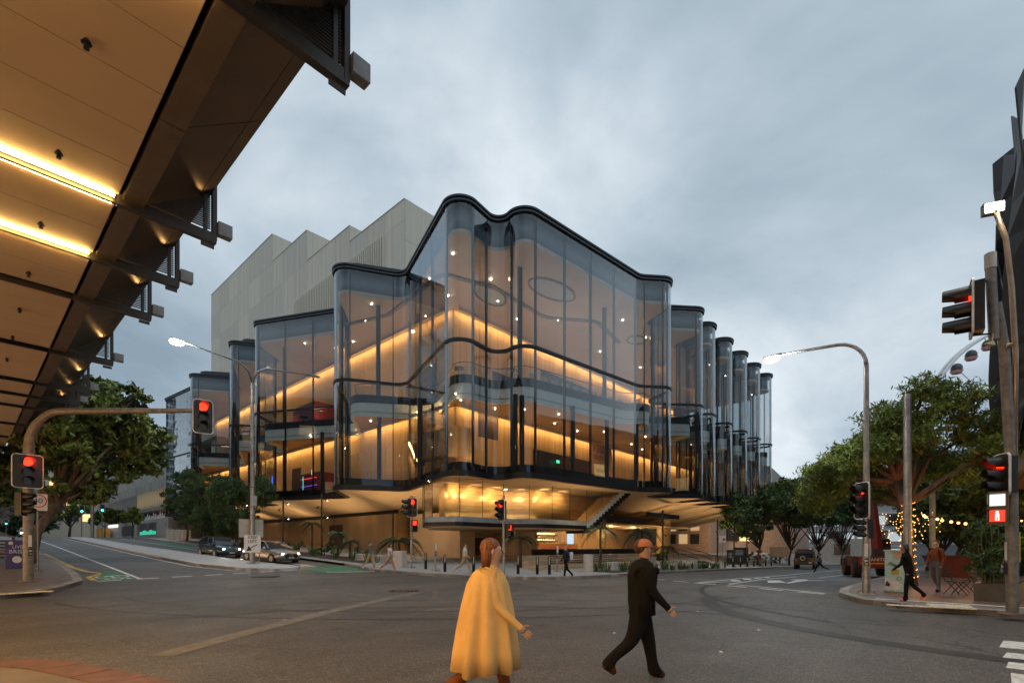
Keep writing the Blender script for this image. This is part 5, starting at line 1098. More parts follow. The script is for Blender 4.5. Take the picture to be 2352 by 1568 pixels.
for k, (dx, a) in enumerate(((-.13, .3), (.12, -.25))):
    q = MB(); st_ = [(0, .045, .06, .0), (.06, .05, .10, .0), (.13, .048, .075, .0), (.2, .045, .05, .0), (.27, .02, .03, .01)]
    vs = [];
    for (xx, w_, h_, b_) in st_: vs += [(xx, -w_, b_), (xx, w_, b_), (xx, w_ * .8, h_), (xx, -w_ * .8, h_)]
    f_ = [(0, 1, 2, 3), (16, 19, 18, 17)] + [(4 * i + j, 4 * i + (j + 1) % 4, 4 * i + 4 + (j + 1) % 4, 4 * i + 4 + j) for i in range(4) for j in range(4)]
    o = q.add(vs, f_).build('shoe', mat('cream_sneaker', (.5, .46, .34), .7), sh, loc=(dx, -dx, -.1 - .05 * k), rz=R(150 + 40 * k)); MB().tube([(.03, 0, .1), (.0, .0, .28)], .006, 4).build('lace', M_RIMW, o)
# double-armed lamp on the median
x, y = 11.94, 32.14; dl_ = thing('double_street_lamp', 'double-armed street lamp standing on the pale median', 'street lamp', (x, y, zg(x, y) + .14)); pole(dl_, .15, 11.0, r1=.1)
for s_ in (-1, 1):
    MB().tube([(0, 0, 11.0), (s_ * .25, 0, 11.7), (s_ * .8, 0, 12.05), (s_ * 3.6, 0, 12.35)], [.08, .07, .06, .045], 10).build('lamp_arm', M_GALV, dl_, smooth=True); MB().b2(s_ * 3.9 - .35, s_ * 3.9 + .35, -.12, .12, 12.33, 12.42).build('lamp_head', M_GALV, dl_)
MB().b2(-4.2, -3.65, -.1, .1, 12.28, 12.329).build('lamp_lens', E_LAMP, dl_); MB().ball((-3.95, 0, 12.24), (.36, .24, .14), 10, 6).build('lamp_bulb', E_LAMP, dl_); light('lamp_light', 'SPOT', (-3.95, 0, 12.1), 700, (1, .92, .76), dl_, (-3.95, 0, 0), .15, spot=150)
for z in (2.9, 3.6, 4.6): MB().tube([(0, 0, z), (0, 0, z + .06)], .17, 14).build('pole_band', M_GALVD, dl_)
MB().b2(-.16, .16, -.27, -.14, 3.5, 4.1).build('junction_box', mat('plastic_grey', (.35, .37, .38), .5), dl_)
kl = thing('keep_left_sign', 'white keep left sign with arrow on the median pole', 'sign', (11.85, 31.9, zg(12, 32) + .14), camface(12, 32, 4))
plate(rrect(.9, 1.05, .05), -.02, 0).build('sign_plate', M_RIMW, kl, loc=(0, 0, 1.2)); text('KEEP', .24, M_BLK, kl, (0, -.03, 1.58), (R(90), 0, 0)); text('LEFT', .24, M_BLK, kl, (0, -.03, 1.34), (R(90), 0, 0))
MB().add([(.3, -.026, 1.2), (.24, -.026, 1.12), (-.1, -.026, .93), (-.06, -.026, 1.03), (-.33, -.026, .78), (-.18, -.026, .78)], [(0, 1, 2, 3)]).add([(-.34, -.026, .76), (-.02, -.026, .82), (-.2, -.026, 1.1)], [(0, 1, 2)]).build('arrow', M_BLK, kl)
MB().tube([(0, .02, 0), (0, .02, 1.75)], .03, 8).build('post', M_GALV, kl); bb_ = thing('sign_back', 'blank back of a sign board fixed to the median pole', 'sign', (11.95, 32.35, zg(12, 32) + .14), camface(12, 32, 20)); MB().b2(-.7, .7, 0, .03, 1.6, 2.7).build('sign_plate', mat('beige_back', (.42, .40, .34), .6), bb_); MB().tube([(.5, .05, 0), (.5, .05, 2.7)], .03, 8).build('post', M_GALV, bb_)
# far poles and green signals up the left street
x, y = 12.6, 92; fp_ = thing('far_pole', 'tall grey pole at the far end of the median', 'pole', (x, y, zg(x, y) + .14)); pole(fp_, .22, 13)
fh = [('green signal left of the far median pole', 12.2, 98, 4.8), ('green signal right of the far median pole', 14.3, 96, 5.0), ('tiny green signal at the crest of the left street', 6.5, 150, 3.6), ('second tiny green signal at the crest', 5.2, 150, 3.2), ('green signal seen through the branches on the far left', -2.0, 62, 4.2)]
for lb, x, y, h in fh:
    t = thing('traffic_signal', lb, 'traffic signal', (x, y, zg(x, y) + .14), 0, 'traffic signals'); pole(t, .07, h, base=False); hd = head(t, (0, -.2, h - .6), camface(x, y), .62, 1.2, lit=2, e=E_GRN)
x, y = 10.5, 140; t = thing('street_lamp', 'thin curved street lamp far up the left street', 'street lamp', (x, y, zg(x, y))); pole(t, .1, 9, base=False); MB().tube([(0, 0, 9), (-.6, 0, 10.2), (-1.6, 0, 10.6), (-4, 0, 10.4)], .08, 8).build('lamp_arm', M_GALV, t)
# slim black garden poles with small spots
M_SPB = emat('spot_glow', (1, .82, .5), 40)
for k, (x, y, h) in enumerate(((20, 39.3, 5.1), (20.5, 47.8, 5.0), (20.5, 58, 5.0), (36.8, 17.5, 4.6), (48.7, 17.6, 4.6), (53.3, 17.6, 4.6), (58, 17.8, 4.6))):
    t = thing('spot_pole', ('slim black pole with spots right of the silver car', 'slim black pole with spots behind the keep left sign', 'slim black pole with spots among the kerb trees', 'slim black spot pole before the lobby palms', 'slim black spot pole left of the round column end', 'slim black spot pole at the brick block', 'slim black spot pole farthest along the right kerb')[k], 'lamp pole', (x, y, zg(x, y) + .14), 0, 'slim black spot poles')
    pole(t, .07, h, m=M_BLK)
    for j, (zz_, s_) in enumerate(((h - .5, 1), (h - 1.1, -1), (h - 1.9, 1))):
        MB().tube([(0, 0, zz_), (s_ * .3, -.05, zz_ + .02), (s_ * .42, -.08, zz_ - .12)], [.03, .03, .1], 8).build('spot_lamp', M_BLK, t)
        if j != 1: MB().tube([(s_ * .42, -.08, zz_ - .121), (s_ * .425, -.082, zz_ - .13)], .08, 8).build('spot_lens', M_SPB, t)
    light('spot_light', 'SPOT', (.46, -.1, h - .75), 60, (1, .7, .38), t, (1.6, .6, 0), .08, spot=100)
# bollards
bp_ = MB().tube([(0, 0, 0), (0, 0, .98), (0, 0, 1.0)], [.085, .085, .07], 16).mesh('bollard_body', M_MUL); bl_ = MB().b2(-.02, .02, -.09, -.086, .55, .97).mesh('reflector', mat('reflector_pale', (.55, .5, .42), .4)); bp_.shade_smooth()
BL = [(18.96, 24.25, 'first bollard on the left, beside the signal post'), (18.78, 22.25, 'brown lit bollard right of the left button post'), (19.3, 20.4, 'bollard left of the slim corner signal post'), (21.53, 19.05, 'bollard right of the slim corner signal post'), (21.91, 17.94, 'bollard in the middle of the corner row'), (22.37, 17.43, 'bollard left of the walker with a backpack')] + [(46.8 + i * 2.3, 17.0 + .03 * i, 'black bollard number %s from the steps along the right kerb' % w_) for i, w_ in enumerate('one two three four five six seven eight nine'.split())]
for x, y, lb in BL:
    b = thing('bollard', lb, 'bollard', (x, y, zg(x, y) + .14), camface(x, y), 'bollards along the theatre kerb'); share('bollard_body', bp_, b); share('reflector', bl_, b)
# planters, blocks, benches, low walls on the theatre side
M_PALE = mat('pale_cast_stone', (.50, .47, .43), .7, var=.1, scale=4, bump=.15, bscale=25)
def lathe_pot(lb, x, y, r, h):
    t = MB().tube([(0, 0, 0), (0, 0, h - .03), (0, 0, h), (0, 0, h - .05)], [r, r, r - .03, r - .08], 20).build('planter_drum', M_PALE, None, True, (x, y, zg(x, y) + .14), sharp=50); tag(t, lb, 'planter')
def block(lb, x, y, w, d, h, rz=0, name='stone_block', cat='block'):
    b_ = .03; t = MB().hexa([(-w / 2, -d / 2, 0), (w / 2, -d / 2, 0), (w / 2, d / 2, 0), (-w / 2, d / 2, 0)], [(-w / 2 + .01, -d / 2 + .01, h - b_), (w / 2 - .01, -d / 2 + .01, h - b_), (w / 2 - .01, d / 2 - .01, h - b_), (-w / 2 + .01, d / 2 - .01, h - b_)]).hexa([(-w / 2 + .01, -d / 2 + .01, h - b_), (w / 2 - .01, -d / 2 + .01, h - b_), (w / 2 - .01, d / 2 - .01, h - b_), (-w / 2 + .01, d / 2 - .01, h - b_)], [(-w / 2 + .04, -d / 2 + .04, h), (w / 2 - .04, -d / 2 + .04, h), (w / 2 - .04, d / 2 - .04, h), (-w / 2 + .04, d / 2 - .04, h)]).build(name, M_PALE, None, loc=(x, y, zg(x, y) + .14), rz=rz); tag(t, lb, cat, 'pale stone blocks'); return t
lathe_pot('tall pale round planter right of the walker with a backpack', 26.4, 17.5, .3, 1.1); lathe_pot('low pale round seat in the lobby bed', 38.5, 16.9, .32, .45); lathe_pot('low pale round seat beside the stone bench', 37.2, 16.8, .3, .42)
block('pale stone cube in the lobby bed behind the plants', 30.6, 18.2, .9, .6, .55); block('pale stone cube at the left end of the stone bench', 41.3, 17, .8, .6, .5); block('tall pale block beside the left signal post', 18.6, 26.4, .5, .7, 1.0, R(20)); block('pale cube in the left bed before the doors', 19.6, 30.2, .7, .7, .5); block('pale lit cube in the left bed beside the silver car', 19.4, 32.6, .7, .7, .5)
for k in range(4): block(('leftmost pale pillar block by the blue car trees', 'second pale pillar block by the blue car trees', 'third pale pillar block by the blue car trees', 'fourth pale pillar block by the blue car trees')[k], 19.2 + .2 * k, 80 - k * 1.5, .9, .9, 1.3)
be = thing('stone_bench', 'long pale stone bench before the theatre steps', 'bench', (44.2, 16.9, zg(44.2, 16.9) + .14), R(2)); MB().b2(-2.2, 2.2, -.25, .25, .36, .46).build('seat', M_PALE, be)
for s_ in (-1, 1): MB().b2(s_ * 2.0 - .12, s_ * 2.0 + .12, -.22, .22, 0, .359).build('leg', M_PALE, be)
tw_ = thing('terrace_wall', 'stepped sandy terrace wall before the lobby', 'wall', (0, 0, 0)); M_SAND = mat('sand_terrace', (.42, .31, .20), .65, var=.1, scale=2)
MB().b2(25.5, 44, 21.6, 22.2, 0, .75).build('wall_course', M_SAND, tw_); MB().b2(24.5, 40, 20.2, 20.8, 0, .45).build('wall_course', M_SAND, tw_); MB().b2(27, 46, 23.4, 24, 0, 1.05).build('wall_course', M_SAND, tw_)
for k in range(4): MB().b2(27, 36, 21.0, 21.06, .55 + k * .16, .6 + k * .16).build('dark_slat', M_MUL, tw_)
for k, (x, y, w_, h) in enumerate(((56.5, 19.0, 1.7, 1.7), (60.5, 19.2, 3.6, 2.0))):
    t = thing('information_board', ('narrow black information board by the steps', 'wide black hoarding panel right of the steps')[k], 'information board', (x, y, zg(x, y) + .14), R(-6)); MB().b2(-w_ / 2, w_ / 2, -.06, .06, .1, h).build('panel', M_BLK, t); MB().b2(-w_ / 2 + .1, -w_ / 2 + .18, -.05, .05, 0, .1).b2(w_ / 2 - .18, w_ / 2 - .1, -.05, .05, 0, .1).build('foot', M_BLK, t)
    for j in range(4): MB().b2(-w_ / 2 + .2, w_ * (.1 + .08 * (j % 2)), -.064, -.0605, h - .35 - j * .16, h - .31 - j * .16).build('print_line', M_RIMW, t)
ps = thing('parking_sign', 'small white parking sign on a thin post by the steps', 'sign', (46.6, 16.4, zg(46.6, 16.4) + .14), camface(46.6, 16.4)); MB().tube([(0, 0, 0), (0, 0, 2.9)], .03, 8).build('post', M_GALV, ps); MB().b2(-.3, .3, -.03, -.01, 2.3, 2.95).build('sign_plate', M_RIMW, ps); MB().b2(.02, .26, -.034, -.0305, 2.5, 2.7).build('red_patch', mat('sign_red', (.5, .02, .02), .5), ps)
# left: slatted seating barrier, A-frame, seated
sb = thing('slatted_bench', 'black slatted outdoor seating rail on the left footpath', 'bench', (-.6, 34.6, zg(0, 34.6) + .14), R(8)); M_SLATB = mat('dark_slat_wood', (.03, .025, .022), .5)
for k in range(6): MB().b2(-2.6, 2.6, -.04, .04, .35 + k * .16, .44 + k * .16).build('slat', M_SLATB if k != 2 else mat('worn_orange_slat', (.22, .10, .04), .5), sb)
for xx in (-2.4, 0, 2.4): MB().b2(xx - .05, xx + .05, .041, .12, 0, 1.4).build('post', M_SLATB, sb)
af = thing('poster_stand', 'blue football poster stand beside the left signal post', 'sign', (1.75, 32.4, zg(1.8, 32.4) + .14), camface(1.8, 32.4, 8)); M_POB = mat('poster_blue', (.03, .045, .17), .45, var=.3, scale=2.5, col2=(.06, .03, .15))
MB().hexa([(-.38, -.05, .03), (.38, -.05, .03), (.38, .01, .03), (-.38, .01, .03)], [(-.38, .05, 1.3), (.38, .05, 1.3), (.38, .11, 1.3), (-.38, .11, 1.3)]).build('board', M_POB, af); MB().b2(-.36, -.3, .15, .3, 0, .9).b2(.3, .36, .15, .3, 0, .9).b2(-.36, .36, -.05, .2, 0, .029).build('foot', M_BLK, af)
for (bz, s_, tx_) in ((1.0, .2, 'LIVE'), (.78, .24, 'BRISB')): text(tx_, s_, M_RIMW, af, (.02, -.02 + (bz - .6) * .07 - .035, bz), (R(86), 0, 0))
plate([(.16 * math.cos(6.283 * i / 16), .42 + .16 * math.sin(6.283 * i / 16)) for i in range(16)], -.05, -.035).build('ball_emblem', M_RIMW, af); plate([(-.2 + .08 * math.cos(6.283 * i / 12), 1.17 + .08 * math.sin(6.283 * i / 12)) for i in range(12)], -.02, .03).build('round_emblem', M_RIMW, af)
# painted signal cabinet
cb = thing('signal_cabinet', 'pale blue cabinet painted with street art by the right lamp', 'cabinet', (21.3, 1.75, .14), camface(21.3, 1.75, -14)); M_CABB = mat('cabinet_blue', (.36, .55, .57), .5, var=.1, scale=4); M_CABW = mat('cabinet_white', (.6, .62, .62), .5)
MB().b2(-.26, .26, -.2, .2, .06, 1.42).build('case', M_CABB, cb); MB().b2(-.28, .28, -.22, .22, 0, .059).build('plinth', M_GALVD, cb); MB().b2(-.29, .29, -.23, .23, 1.421, 1.46).build('lid', M_CABB, cb)
def art(nm, pts, m, y=-.203): MB().add([(p[0], y, p[1]) for p in pts] + [(p[0], y - .004, p[1]) for p in pts], [tuple(range(len(pts))), tuple(range(2 * len(pts) - 1, len(pts) - 1, -1))]).build(nm, m, cb)
art('white_patch', [(-.26, 1.3), (-.05, 1.41), (-.26, 1.41)], M_CABW); art('hand_motif', [(-.06, 1.4), (.2, 1.4), (.18, 1.26), (.14, 1.14), (.1, 1.22), (.06, 1.12), (.02, 1.22), (-.04, 1.14), (-.02, 1.28)], mat('art_tan', (.5, .32, .2), .5)); art('white_patch', [(-.25, .12), (.1, .12), (.22, .3), (-.0, .46), (-.25, .5)], M_CABW); art('yellow_patch', [(-.08, .62), (.14, .62), (.14, .8), (-.08, .8)], mat('art_mustard', (.42, .3, .04), .5)); art('black_patch', [(-.25, .24), (-.12, .22), (-.1, .3), (-.2, .42)], M_BLK, -.209)
for k in range(5): MB().tube([(-.2 + .05 * k, -.207, .92 + .05 * (k % 2)), (-.1 + .06 * k, -.207, 1.05 - .04 * k), (.02 + .03 * k, -.207, .88 + .03 * k)], .008, 4).build('squiggle', M_BLK, cb)
ring([(.14 + .05 * math.cos(6.283 * i / 12), .5 + .05 * math.sin(6.283 * i / 12)) for i in range(12)], [(.14 + .065 * math.cos(6.283 * i / 12), .5 + .065 * math.sin(6.283 * i / 12)) for i in range(12)], -.207, -.203).build('ring_motif', M_BLK, cb)
for k, (x, y, h, lb) in enumerate(((23.6, 1.6, 7.2, 'grey pole behind the painted cabinet'), (34.5, 1.3, 6.0, 'grey pole near the red skip'))):
    t = thing('lamp_pole', lb, 'pole', (x, y, zg(x, y) + .14)); pole(t, .13, h)
# fairy lights round the trunk and festoon bulbs
E_BULB = emat('festoon_bulb', (1, .42, .10), 7); E_FAIRY = emat('fairy_light', (1, .42, .10), 5)
ft = thing('fairy_lights', 'warm fairy lights wound round the feathery tree trunk', 'string lights', (25.25, 1.6, .14)); g = random.Random(2); bm_ = MB().ball((0, 0, 0), .016, 6, 4).mesh('bulb', E_FAIRY); wire = []
for i in range(120):
    a = i * .62; z = .2 + i * .026; r_ = .27 - .05 * z / 3; p = (r_ * math.cos(a) + .03, r_ * math.sin(a) + .1 * min(1, z), z); wire.append(p); share('bulb', bm_, ft, p)
MB().tube(wire, .006, 3).build('wire', M_BLK, ft)
for j in range(13):
    a = g.uniform(0, 6.28); r_ = g.uniform(.25, .95)
    for i in range(g.randrange(3, 9)): share('bulb', bm_, ft, (r_ * math.cos(a) + g.uniform(-.16, .16), r_ * math.sin(a) + g.uniform(-.16, .16), 2.9 - i * .16 - g.uniform(0, .15)))
light('fairy_glow', 'POINT', (-.5, -.2, 2.2), 22, (1, .42, .12), ft, size=.25); light('fairy_glow', 'POINT', (-.45, 0, .9), 12, (1, .42, .12), ft, size=.25); light('red_signal_fill', 'SPOT', (-1.0, .6, 2.6), 40, (1, .1, .04), ft, (.1, .2, 4.2), .08, spot=60)  # red spot added to stand in for the signal's light on the trunk
bm2 = MB().ball((0, 0, -.05), .05, 8, 6).mesh('bulb', E_BULB)
for k, (a, b, nb, lb) in enumerate((((25.2, 1.4, 3.05), (24.6, -2.2, 2.75), 9, 'festoon of orange bulbs running from the lit tree over the seats'), ((25.2, 1.4, 3.0), (30, -2.4, 3.0), 8, 'festoon of orange bulbs strung back towards the shops'), ((24.6, -2.2, 2.75), (20.5, -3.2, 3.0), 8, 'festoon of orange bulbs behind the right signal pole'))):
    a, b = Vector(a), Vector(b); t = thing('festoon_lights', lb, 'string lights', (0, 0, 0), 0, 'festoon strings over the outdoor seats'); pts = [a.lerp(b, i / 16) + Vector((0, 0, -.35 * 4 * (i / 16) * (1 - i / 16))) for i in range(17)]; MB().tube(pts, .01, 4).build('wire', M_BLK, t)
    for i in range(nb): f_ = (i + .5) / nb; share('bulb', bm2, t, a.lerp(b, f_) + Vector((0, 0, -.35 * 4 * f_ * (1 - f_))))
    light('festoon_glow', 'POINT', a.lerp(b, .5) + Vector((0, 0, -.5)), 30, (1, .5, .18), t, size=.3)
# red skip, cafe chairs, notice boards, table
sk = thing('red_skip', 'dark red steel skip on the right footpath', 'skip', (39.4, .6, zg(39.4, .6) + .14), R(10)); M_SKIP = mat('skip_red', (.12, .012, .01), .5, var=.2); MB().hexa([(-.7, -.8, .05), (.7, -.8, .05), (.7, .8, .05), (-.7, .8, .05)], [(-.7, -1.3, 1.2), (.7, -1.3, 1.2), (.7, 1.3, 1.2), (-.7, 1.3, 1.2)]).build('tub', M_SKIP, sk); MB().b2(-.78, .78, -1.36, 1.36, 1.2, 1.28).build('rim', M_SKIP, sk); MB().b2(-.6, -.5, -.7, .7, 0, .05).b2(.5, .6, -.7, .7, 0, .05).build('skid', M_BLK, sk)
def chair(lb, x, y, rz):
    c_ = thing('cafe_chair', lb, 'chair', (x, y, zg(x, y) + .14), rz, 'folding cafe chairs by the hedge'); m_ = mat('chair_black', (.02, .018, .018), .45)
    MB().b2(-.2, .2, -.2, .2, .43, .46).build('seat', m_, c_)
    for sx in (-1, 1):
        for sy in (-1, 1): MB().tube([(sx * .19, sy * .24, 0), (sx * .19, sy * .12 * -1, .44)], .014, 5).build('leg', m_, c_)
        MB().tube([(sx * .19, .19, .44), (sx * .19, .26, .9)], .014, 5).build('back_post', m_, c_)
    for k in range(3): MB().b2(-.19, .19, .215 + .02 * k, .235 + .02 * k, .58 + k * .12, .65 + k * .12).build('back_slat', m_, c_)
chair('black cafe chair left of the bamboo trough', 21.6, .25, R(30)); chair('black cafe chair behind the first one by the hedge', 22.6, .05, R(200)); chair('black cafe chair farthest from the hedge end', 24.0, -.4, R(60))
nb_ = thing('notice_board', 'small wooden notice board by the parked off-roader', 'board', (66, 16.6, zg(66, 16.6) + .14), R(-70)); MB().b2(-1, 1, -.04, .04, 1.1, 2.3).build('panel', mat('plywood', (.4, .27, .16), .7), nb_); MB().b2(-.9, -.8, -.05, .05, 0, 1.1).b2(.8, .9, -.05, .05, 0, 1.1).build('post', mat('plywood', (.4, .27, .16), .7), nb_)
# ================================================================== vehicles
M_RUB = mat('tyre_rubber', (.015, .015, .016), .8); M_RIM = mat('alloy_rim', (.35, .35, .36), .35, .8); M_CGL = mat('car_glass', (.012, .015, .018), .08, var=.05); M_TRIM = mat('car_trim_black', (.015, .015, .016), .5); M_CHR = mat('chrome', (.6, .6, .6), .15, 1.0); M_PLATE = mat('plate_white', (.6, .6, .55), .5); E_TAIL = mat('tail_lamp', (.3, .02, .02), .3); E_HEAD = emat('headlamp', (1, .86, .6), 60)
def wheel(parent, x, y, r, w, s_, rim=M_RIM):
    wh = empty('wheel', (x, y, r), 0, parent)
    MB().tube([(0, -w / 2, 0), (0, -w * .42, 0), (0, w * .42, 0), (0, w / 2, 0)], [r * .9, r, r, r * .9], 20).build('tyre', M_RUB, wh, smooth=True, sharp=50)
    q = MB().tube([(0, s_ * w * .5, 0), (0, s_ * w * .52, 0)], r * .64, 16)
    for k in range(5): a = k * 1.2566; q.box((math.cos(a) * r * .36, s_ * w * .53, math.sin(a) * r * .36), (.06, .02, .06))
    q.build('rim', rim, wh)
def loft(secs):
    """secs: list of rings (equal length) -> mesh"""
    n = len(secs[0]); vs = [p for s_ in secs for p in s_]; f = [(i * n + j, i * n + (j + 1) % n, (i + 1) * n + (j + 1) % n, (i + 1) * n + j) for i in range(len(secs) - 1) for j in range(n)]
    return MB().add(vs, f + [tuple(range(n - 1, -1, -1)), tuple((len(secs) - 1) * n + j for j in range(n))])
def car(name, label, loc, rz, paint, L_=4.2, W_=1.78, H_=1.46, hatch=True, lights=True, grille='oval', tilt=0):
    c = thing(name, label, 'car', loc, rz); c.rotation_euler[1] = tilt; hl = L_ / 2; hw = W_ / 2
    st_ = [(-hl, .80, .34, .86), (-hl + .12, .93, .26, .94), (-hl + .6, 1.0, .2, .97), (-.6, 1.0, .18, .95), (.4, 1.0, .18, .93), (hl - 1.15, 1.0, .2, .92), (hl - .55, .97, .2, .86), (hl - .16, .88, .24, .74), (hl, .68, .32, .60)]
    secs = []
    for x, w, b, t in st_:
        w *= hw; secs.append([(x, -w * .82, b), (x, -w, b + .16), (x, -w * 1.0, (b + t) / 2 + .05), (x, -w * .95, t - .07), (x, -w * .80, t), (x, w * .80, t), (x, w * .95, t - .07), (x, w, (b + t) / 2 + .05), (x, w, b + .16), (x, w * .82, b)])
    body = loft(secs).build('body', paint, c, smooth=True, sharp=42)
    g0, g1, r0, r1 = (-hl + .12, hl - 1.12, -hl + .62, .28) if hatch else (-hl + .75, hl - 1.2, -hl + 1.35, .22)
    gs = []
    for x, w, b, t in ((g0, .78, .93, .96), (r0 - (.1 if hatch else .2), .72, .93, H_ - .12), (r0 + .4, .70, .93, H_), (r1 - .3, .70, .93, H_ - .005), (r1, .70, .93, H_ - .07), (g1, .80, .90, .93)):
        w *= hw; gs.append([(x, -w * 1.22, b), (x, -w * 1.02, (t + b) / 2 + .06), (x, -w * .92, t), (x, w * .92, t), (x, w * 1.02, (t + b) / 2 + .06), (x, w * 1.22, b)])
    loft(gs).build('windows', M_CGL, c, smooth=True, sharp=35)
    rf = [(r0 + .0, H_ - .045), (r0 + .4, H_ + .012), (r1 - .3, H_ + .008), (r1 - .02, H_ - .055)]; w = hw * .66
    MB().add([(x, -w, z) for x, z in rf] + [(x, w, z) for x, z in rf] + [(x, -w, z - .03) for x, z in rf] + [(x, w, z - .03) for x, z in rf], [(i, i + 1, 5 + i, 4 + i) for i in range(3)] + [(8 + i, 12 + i, 13 + i, 9 + i) for i in range(3)] + [(0, 4, 12, 8), (3, 11, 15, 7)] + [(i, 8 + i, 9 + i, i + 1) for i in range(3)] + [(4 + i, 5 + i, 13 + i, 12 + i) for i in range(3)]).build('roof', paint, c, smooth=True, sharp=40)
    for s_ in (-1, 1):
        MB().tube([(g1 - .02, s_ * hw * .93, .94), (r1 + .02, s_ * hw * .68, H_ - .05)], .035, 6).tube([(-.25, s_ * hw * .93, .95), (-.3, s_ * hw * .69, H_ - .02)], .035, 6).tube([(g0 + .1, s_ * hw * .9, .95), (r0 - .02, s_ * hw * .67, H_ - .08)], .06, 6).build('pillar', paint, c, smooth=True)
        MB().ball((g1 - .25, s_ * (hw + .09), .98), (.1, .12, .08), 10, 6).build('mirror', paint, c, smooth=True)
        MB().box((0, s_ * (hw * 1.003), .55), (.01, .008, .6)).box((-.95, s_ * (hw * 1.0), .58), (.01, .008, .5)).build('door_seam', M_TRIM, c); MB().b2(-.45, -.25, s_ * hw - .01, s_ * hw + .02, .78, .81).build('door_handle', M_TRIM, c)
        for xx in (-hl + .75, hl - .82): wheel(c, xx, s_ * (hw - .09), .31, .2, s_); MB().tube([(xx, s_ * (hw - .02), .31), (xx, s_ * (hw + .006), .31)], .365, 20).build('wheel_arch', M_TRIM, c)
        hd_ = MB().ball((hl - .24, s_ * hw * .66, .66), (.2, .19, .075), 10, 6).build('headlight', M_CGL, c, smooth=True)
        MB().ball((hl - .05, s_ * hw * .64, .655), (.04, .08, .04), 8, 6).build('lamp', E_HEAD if lights else M_CGL, hd_)
        if lights: light('headlight_beam', 'SPOT', (hl + .08, s_ * hw * .64, .64), 55, (1, .88, .64), c, (hl + 8, s_ * hw * .6, -.1), .04, spot=75)
        MB().b2(-hl + .0, -hl + .1, s_ * hw * .6, s_ * hw * .88, .7, .86).build('tail_light', E_TAIL, c)
    if grille == 'oval': MB().b2(hl - .03, hl + .015, -.55, .55, .36, .48).build('grille', M_TRIM, c); MB().tube([(hl + .0, 0, .62), (hl + .03, 0, .62)], .07, 12).build('badge', M_CHR, c)
    else:
        plate([(-.38, .36), (.38, .36), (.48, .52), (.42, .66), (-.42, .66), (-.48, .52)], -.02, .02).build('grille', M_TRIM, c, loc=(hl + .01, 0, 0), rz=R(90))
        for k in range(4): ring([(.045 * math.cos(6.283 * i / 12), .045 * math.sin(6.283 * i / 12)) for i in range(12)], [(.06 * math.cos(6.283 * i / 12), .06 * math.sin(6.283 * i / 12)) for i in range(12)], -.01, .01).build('badge_ring', M_CHR, c, loc=(hl + .04, -.1125 + k * .075, .58), rz=R(90))
    MB().b2(hl + .03, hl + .05, -.19, .19, .36, .46).build('plate', M_PLATE, c); MB().b2(-hl - .03, -hl - .005, -.19, .19, .6, .7).build('plate', M_PLATE, c); text('965 0L7', .08, M_TRIM, c, (hl + .052, 0, .41), (R(90), 0, R(90)), 'plate_text')
    MB().b2(hl - .15, hl - .0, -hw * .8, hw * .8, .22, .3).build('bumper_lip', M_TRIM, c)
    return c
ti = math.atan(.043)
car('parked_car', 'dark teal hatchback with lit headlights beside the median', (13.1, 41.6, zg(13.1, 41.6)), R(-84), mat('teal_paint', (.012, .055, .085), .25, .5, var=.05, coat=.8), 3.95, 1.72, 1.49, True, tilt=ti)
car('silver_car', 'silver saloon with bright headlights behind the keep left sign', (14.3, 35.2, zg(14.3, 35.2)), R(-80), mat('silver_paint', (.30, .31, .32), .28, .7, var=.05, coat=.8), 4.4, 1.8, 1.42, False, grille='hex', tilt=ti)
car('far_car', 'distant white car with a headlight flare cresting the left street', (6.9, 108, zg(6.9, 108)), R(-93), mat('white_paint', (.55, .55, .55), .3, var=.05), 4.5, 1.8, 1.5)
# black off-roader seen from behind
x, y = 60.5, 12.6; sv = thing('black_off_roader', 'black off-roader with spare wheel and roof rack parked on the right street', 'car', (x, y, zg(x, y)), R(8)); M_SVB = mat('black_paint', (.014, .014, .016), .3, var=.1, coat=.5)
sec = []
for xx, w, b, t in ((-2.3, .9, .55, 1.15), (-2.2, .95, .5, 1.2), (-1, .97, .5, 1.18), (1, .97, .5, 1.15), (2.1, .93, .5, 1.1), (2.35, .8, .55, .95)): sec.append([(xx, -w, b), (xx, -w, t - .08), (xx, -w * .93, t), (xx, w * .93, t), (xx, w, t - .08), (xx, w, b)])
loft(sec).build('body', M_SVB, sv, smooth=True, sharp=40); sec = []
for xx, w, t in ((-2.22, .86, 1.22), (-2.08, .8, 1.85), (-1.7, .78, 1.92), (.3, .78, 1.92), (.55, .76, 1.86), (1.1, .86, 1.18)): sec.append([(xx, -.9, 1.14), (xx, -w, t), (xx, w, t), (xx, .9, 1.14)])
loft(sec).build('cabin', M_CGL, sv, smooth=True, sharp=35); MB().b2(-2.0, .35, -.8, .8, 1.921, 1.95).build('roof', M_SVB, sv); MB().b2(-1.9, .2, -.72, .72, 2.05, 2.1).b2(-1.85, -1.8, -.7, .7, 1.95, 2.05).b2(0, .05, -.7, .7, 1.95, 2.05).build('roof_rack', M_TRIM, sv)
for s_ in (-1, 1):
    for xx in (-1.45, 1.4): wheel(sv, xx, s_ * .82, .42, .28, s_)
    MB().b2(-2.34, -2.29, s_ * .62, s_ * .86, .85, 1.1).build('tail_light', E_TAIL, sv); MB().tube([(-2.2, s_ * .84, 1.2), (-2.06, s_ * .79, 1.86)], .06, 6).tube([(-.7, s_ * .9, 1.15), (-.7, s_ * .8, 1.9)], .05, 6).build('pillar', M_SVB, sv)
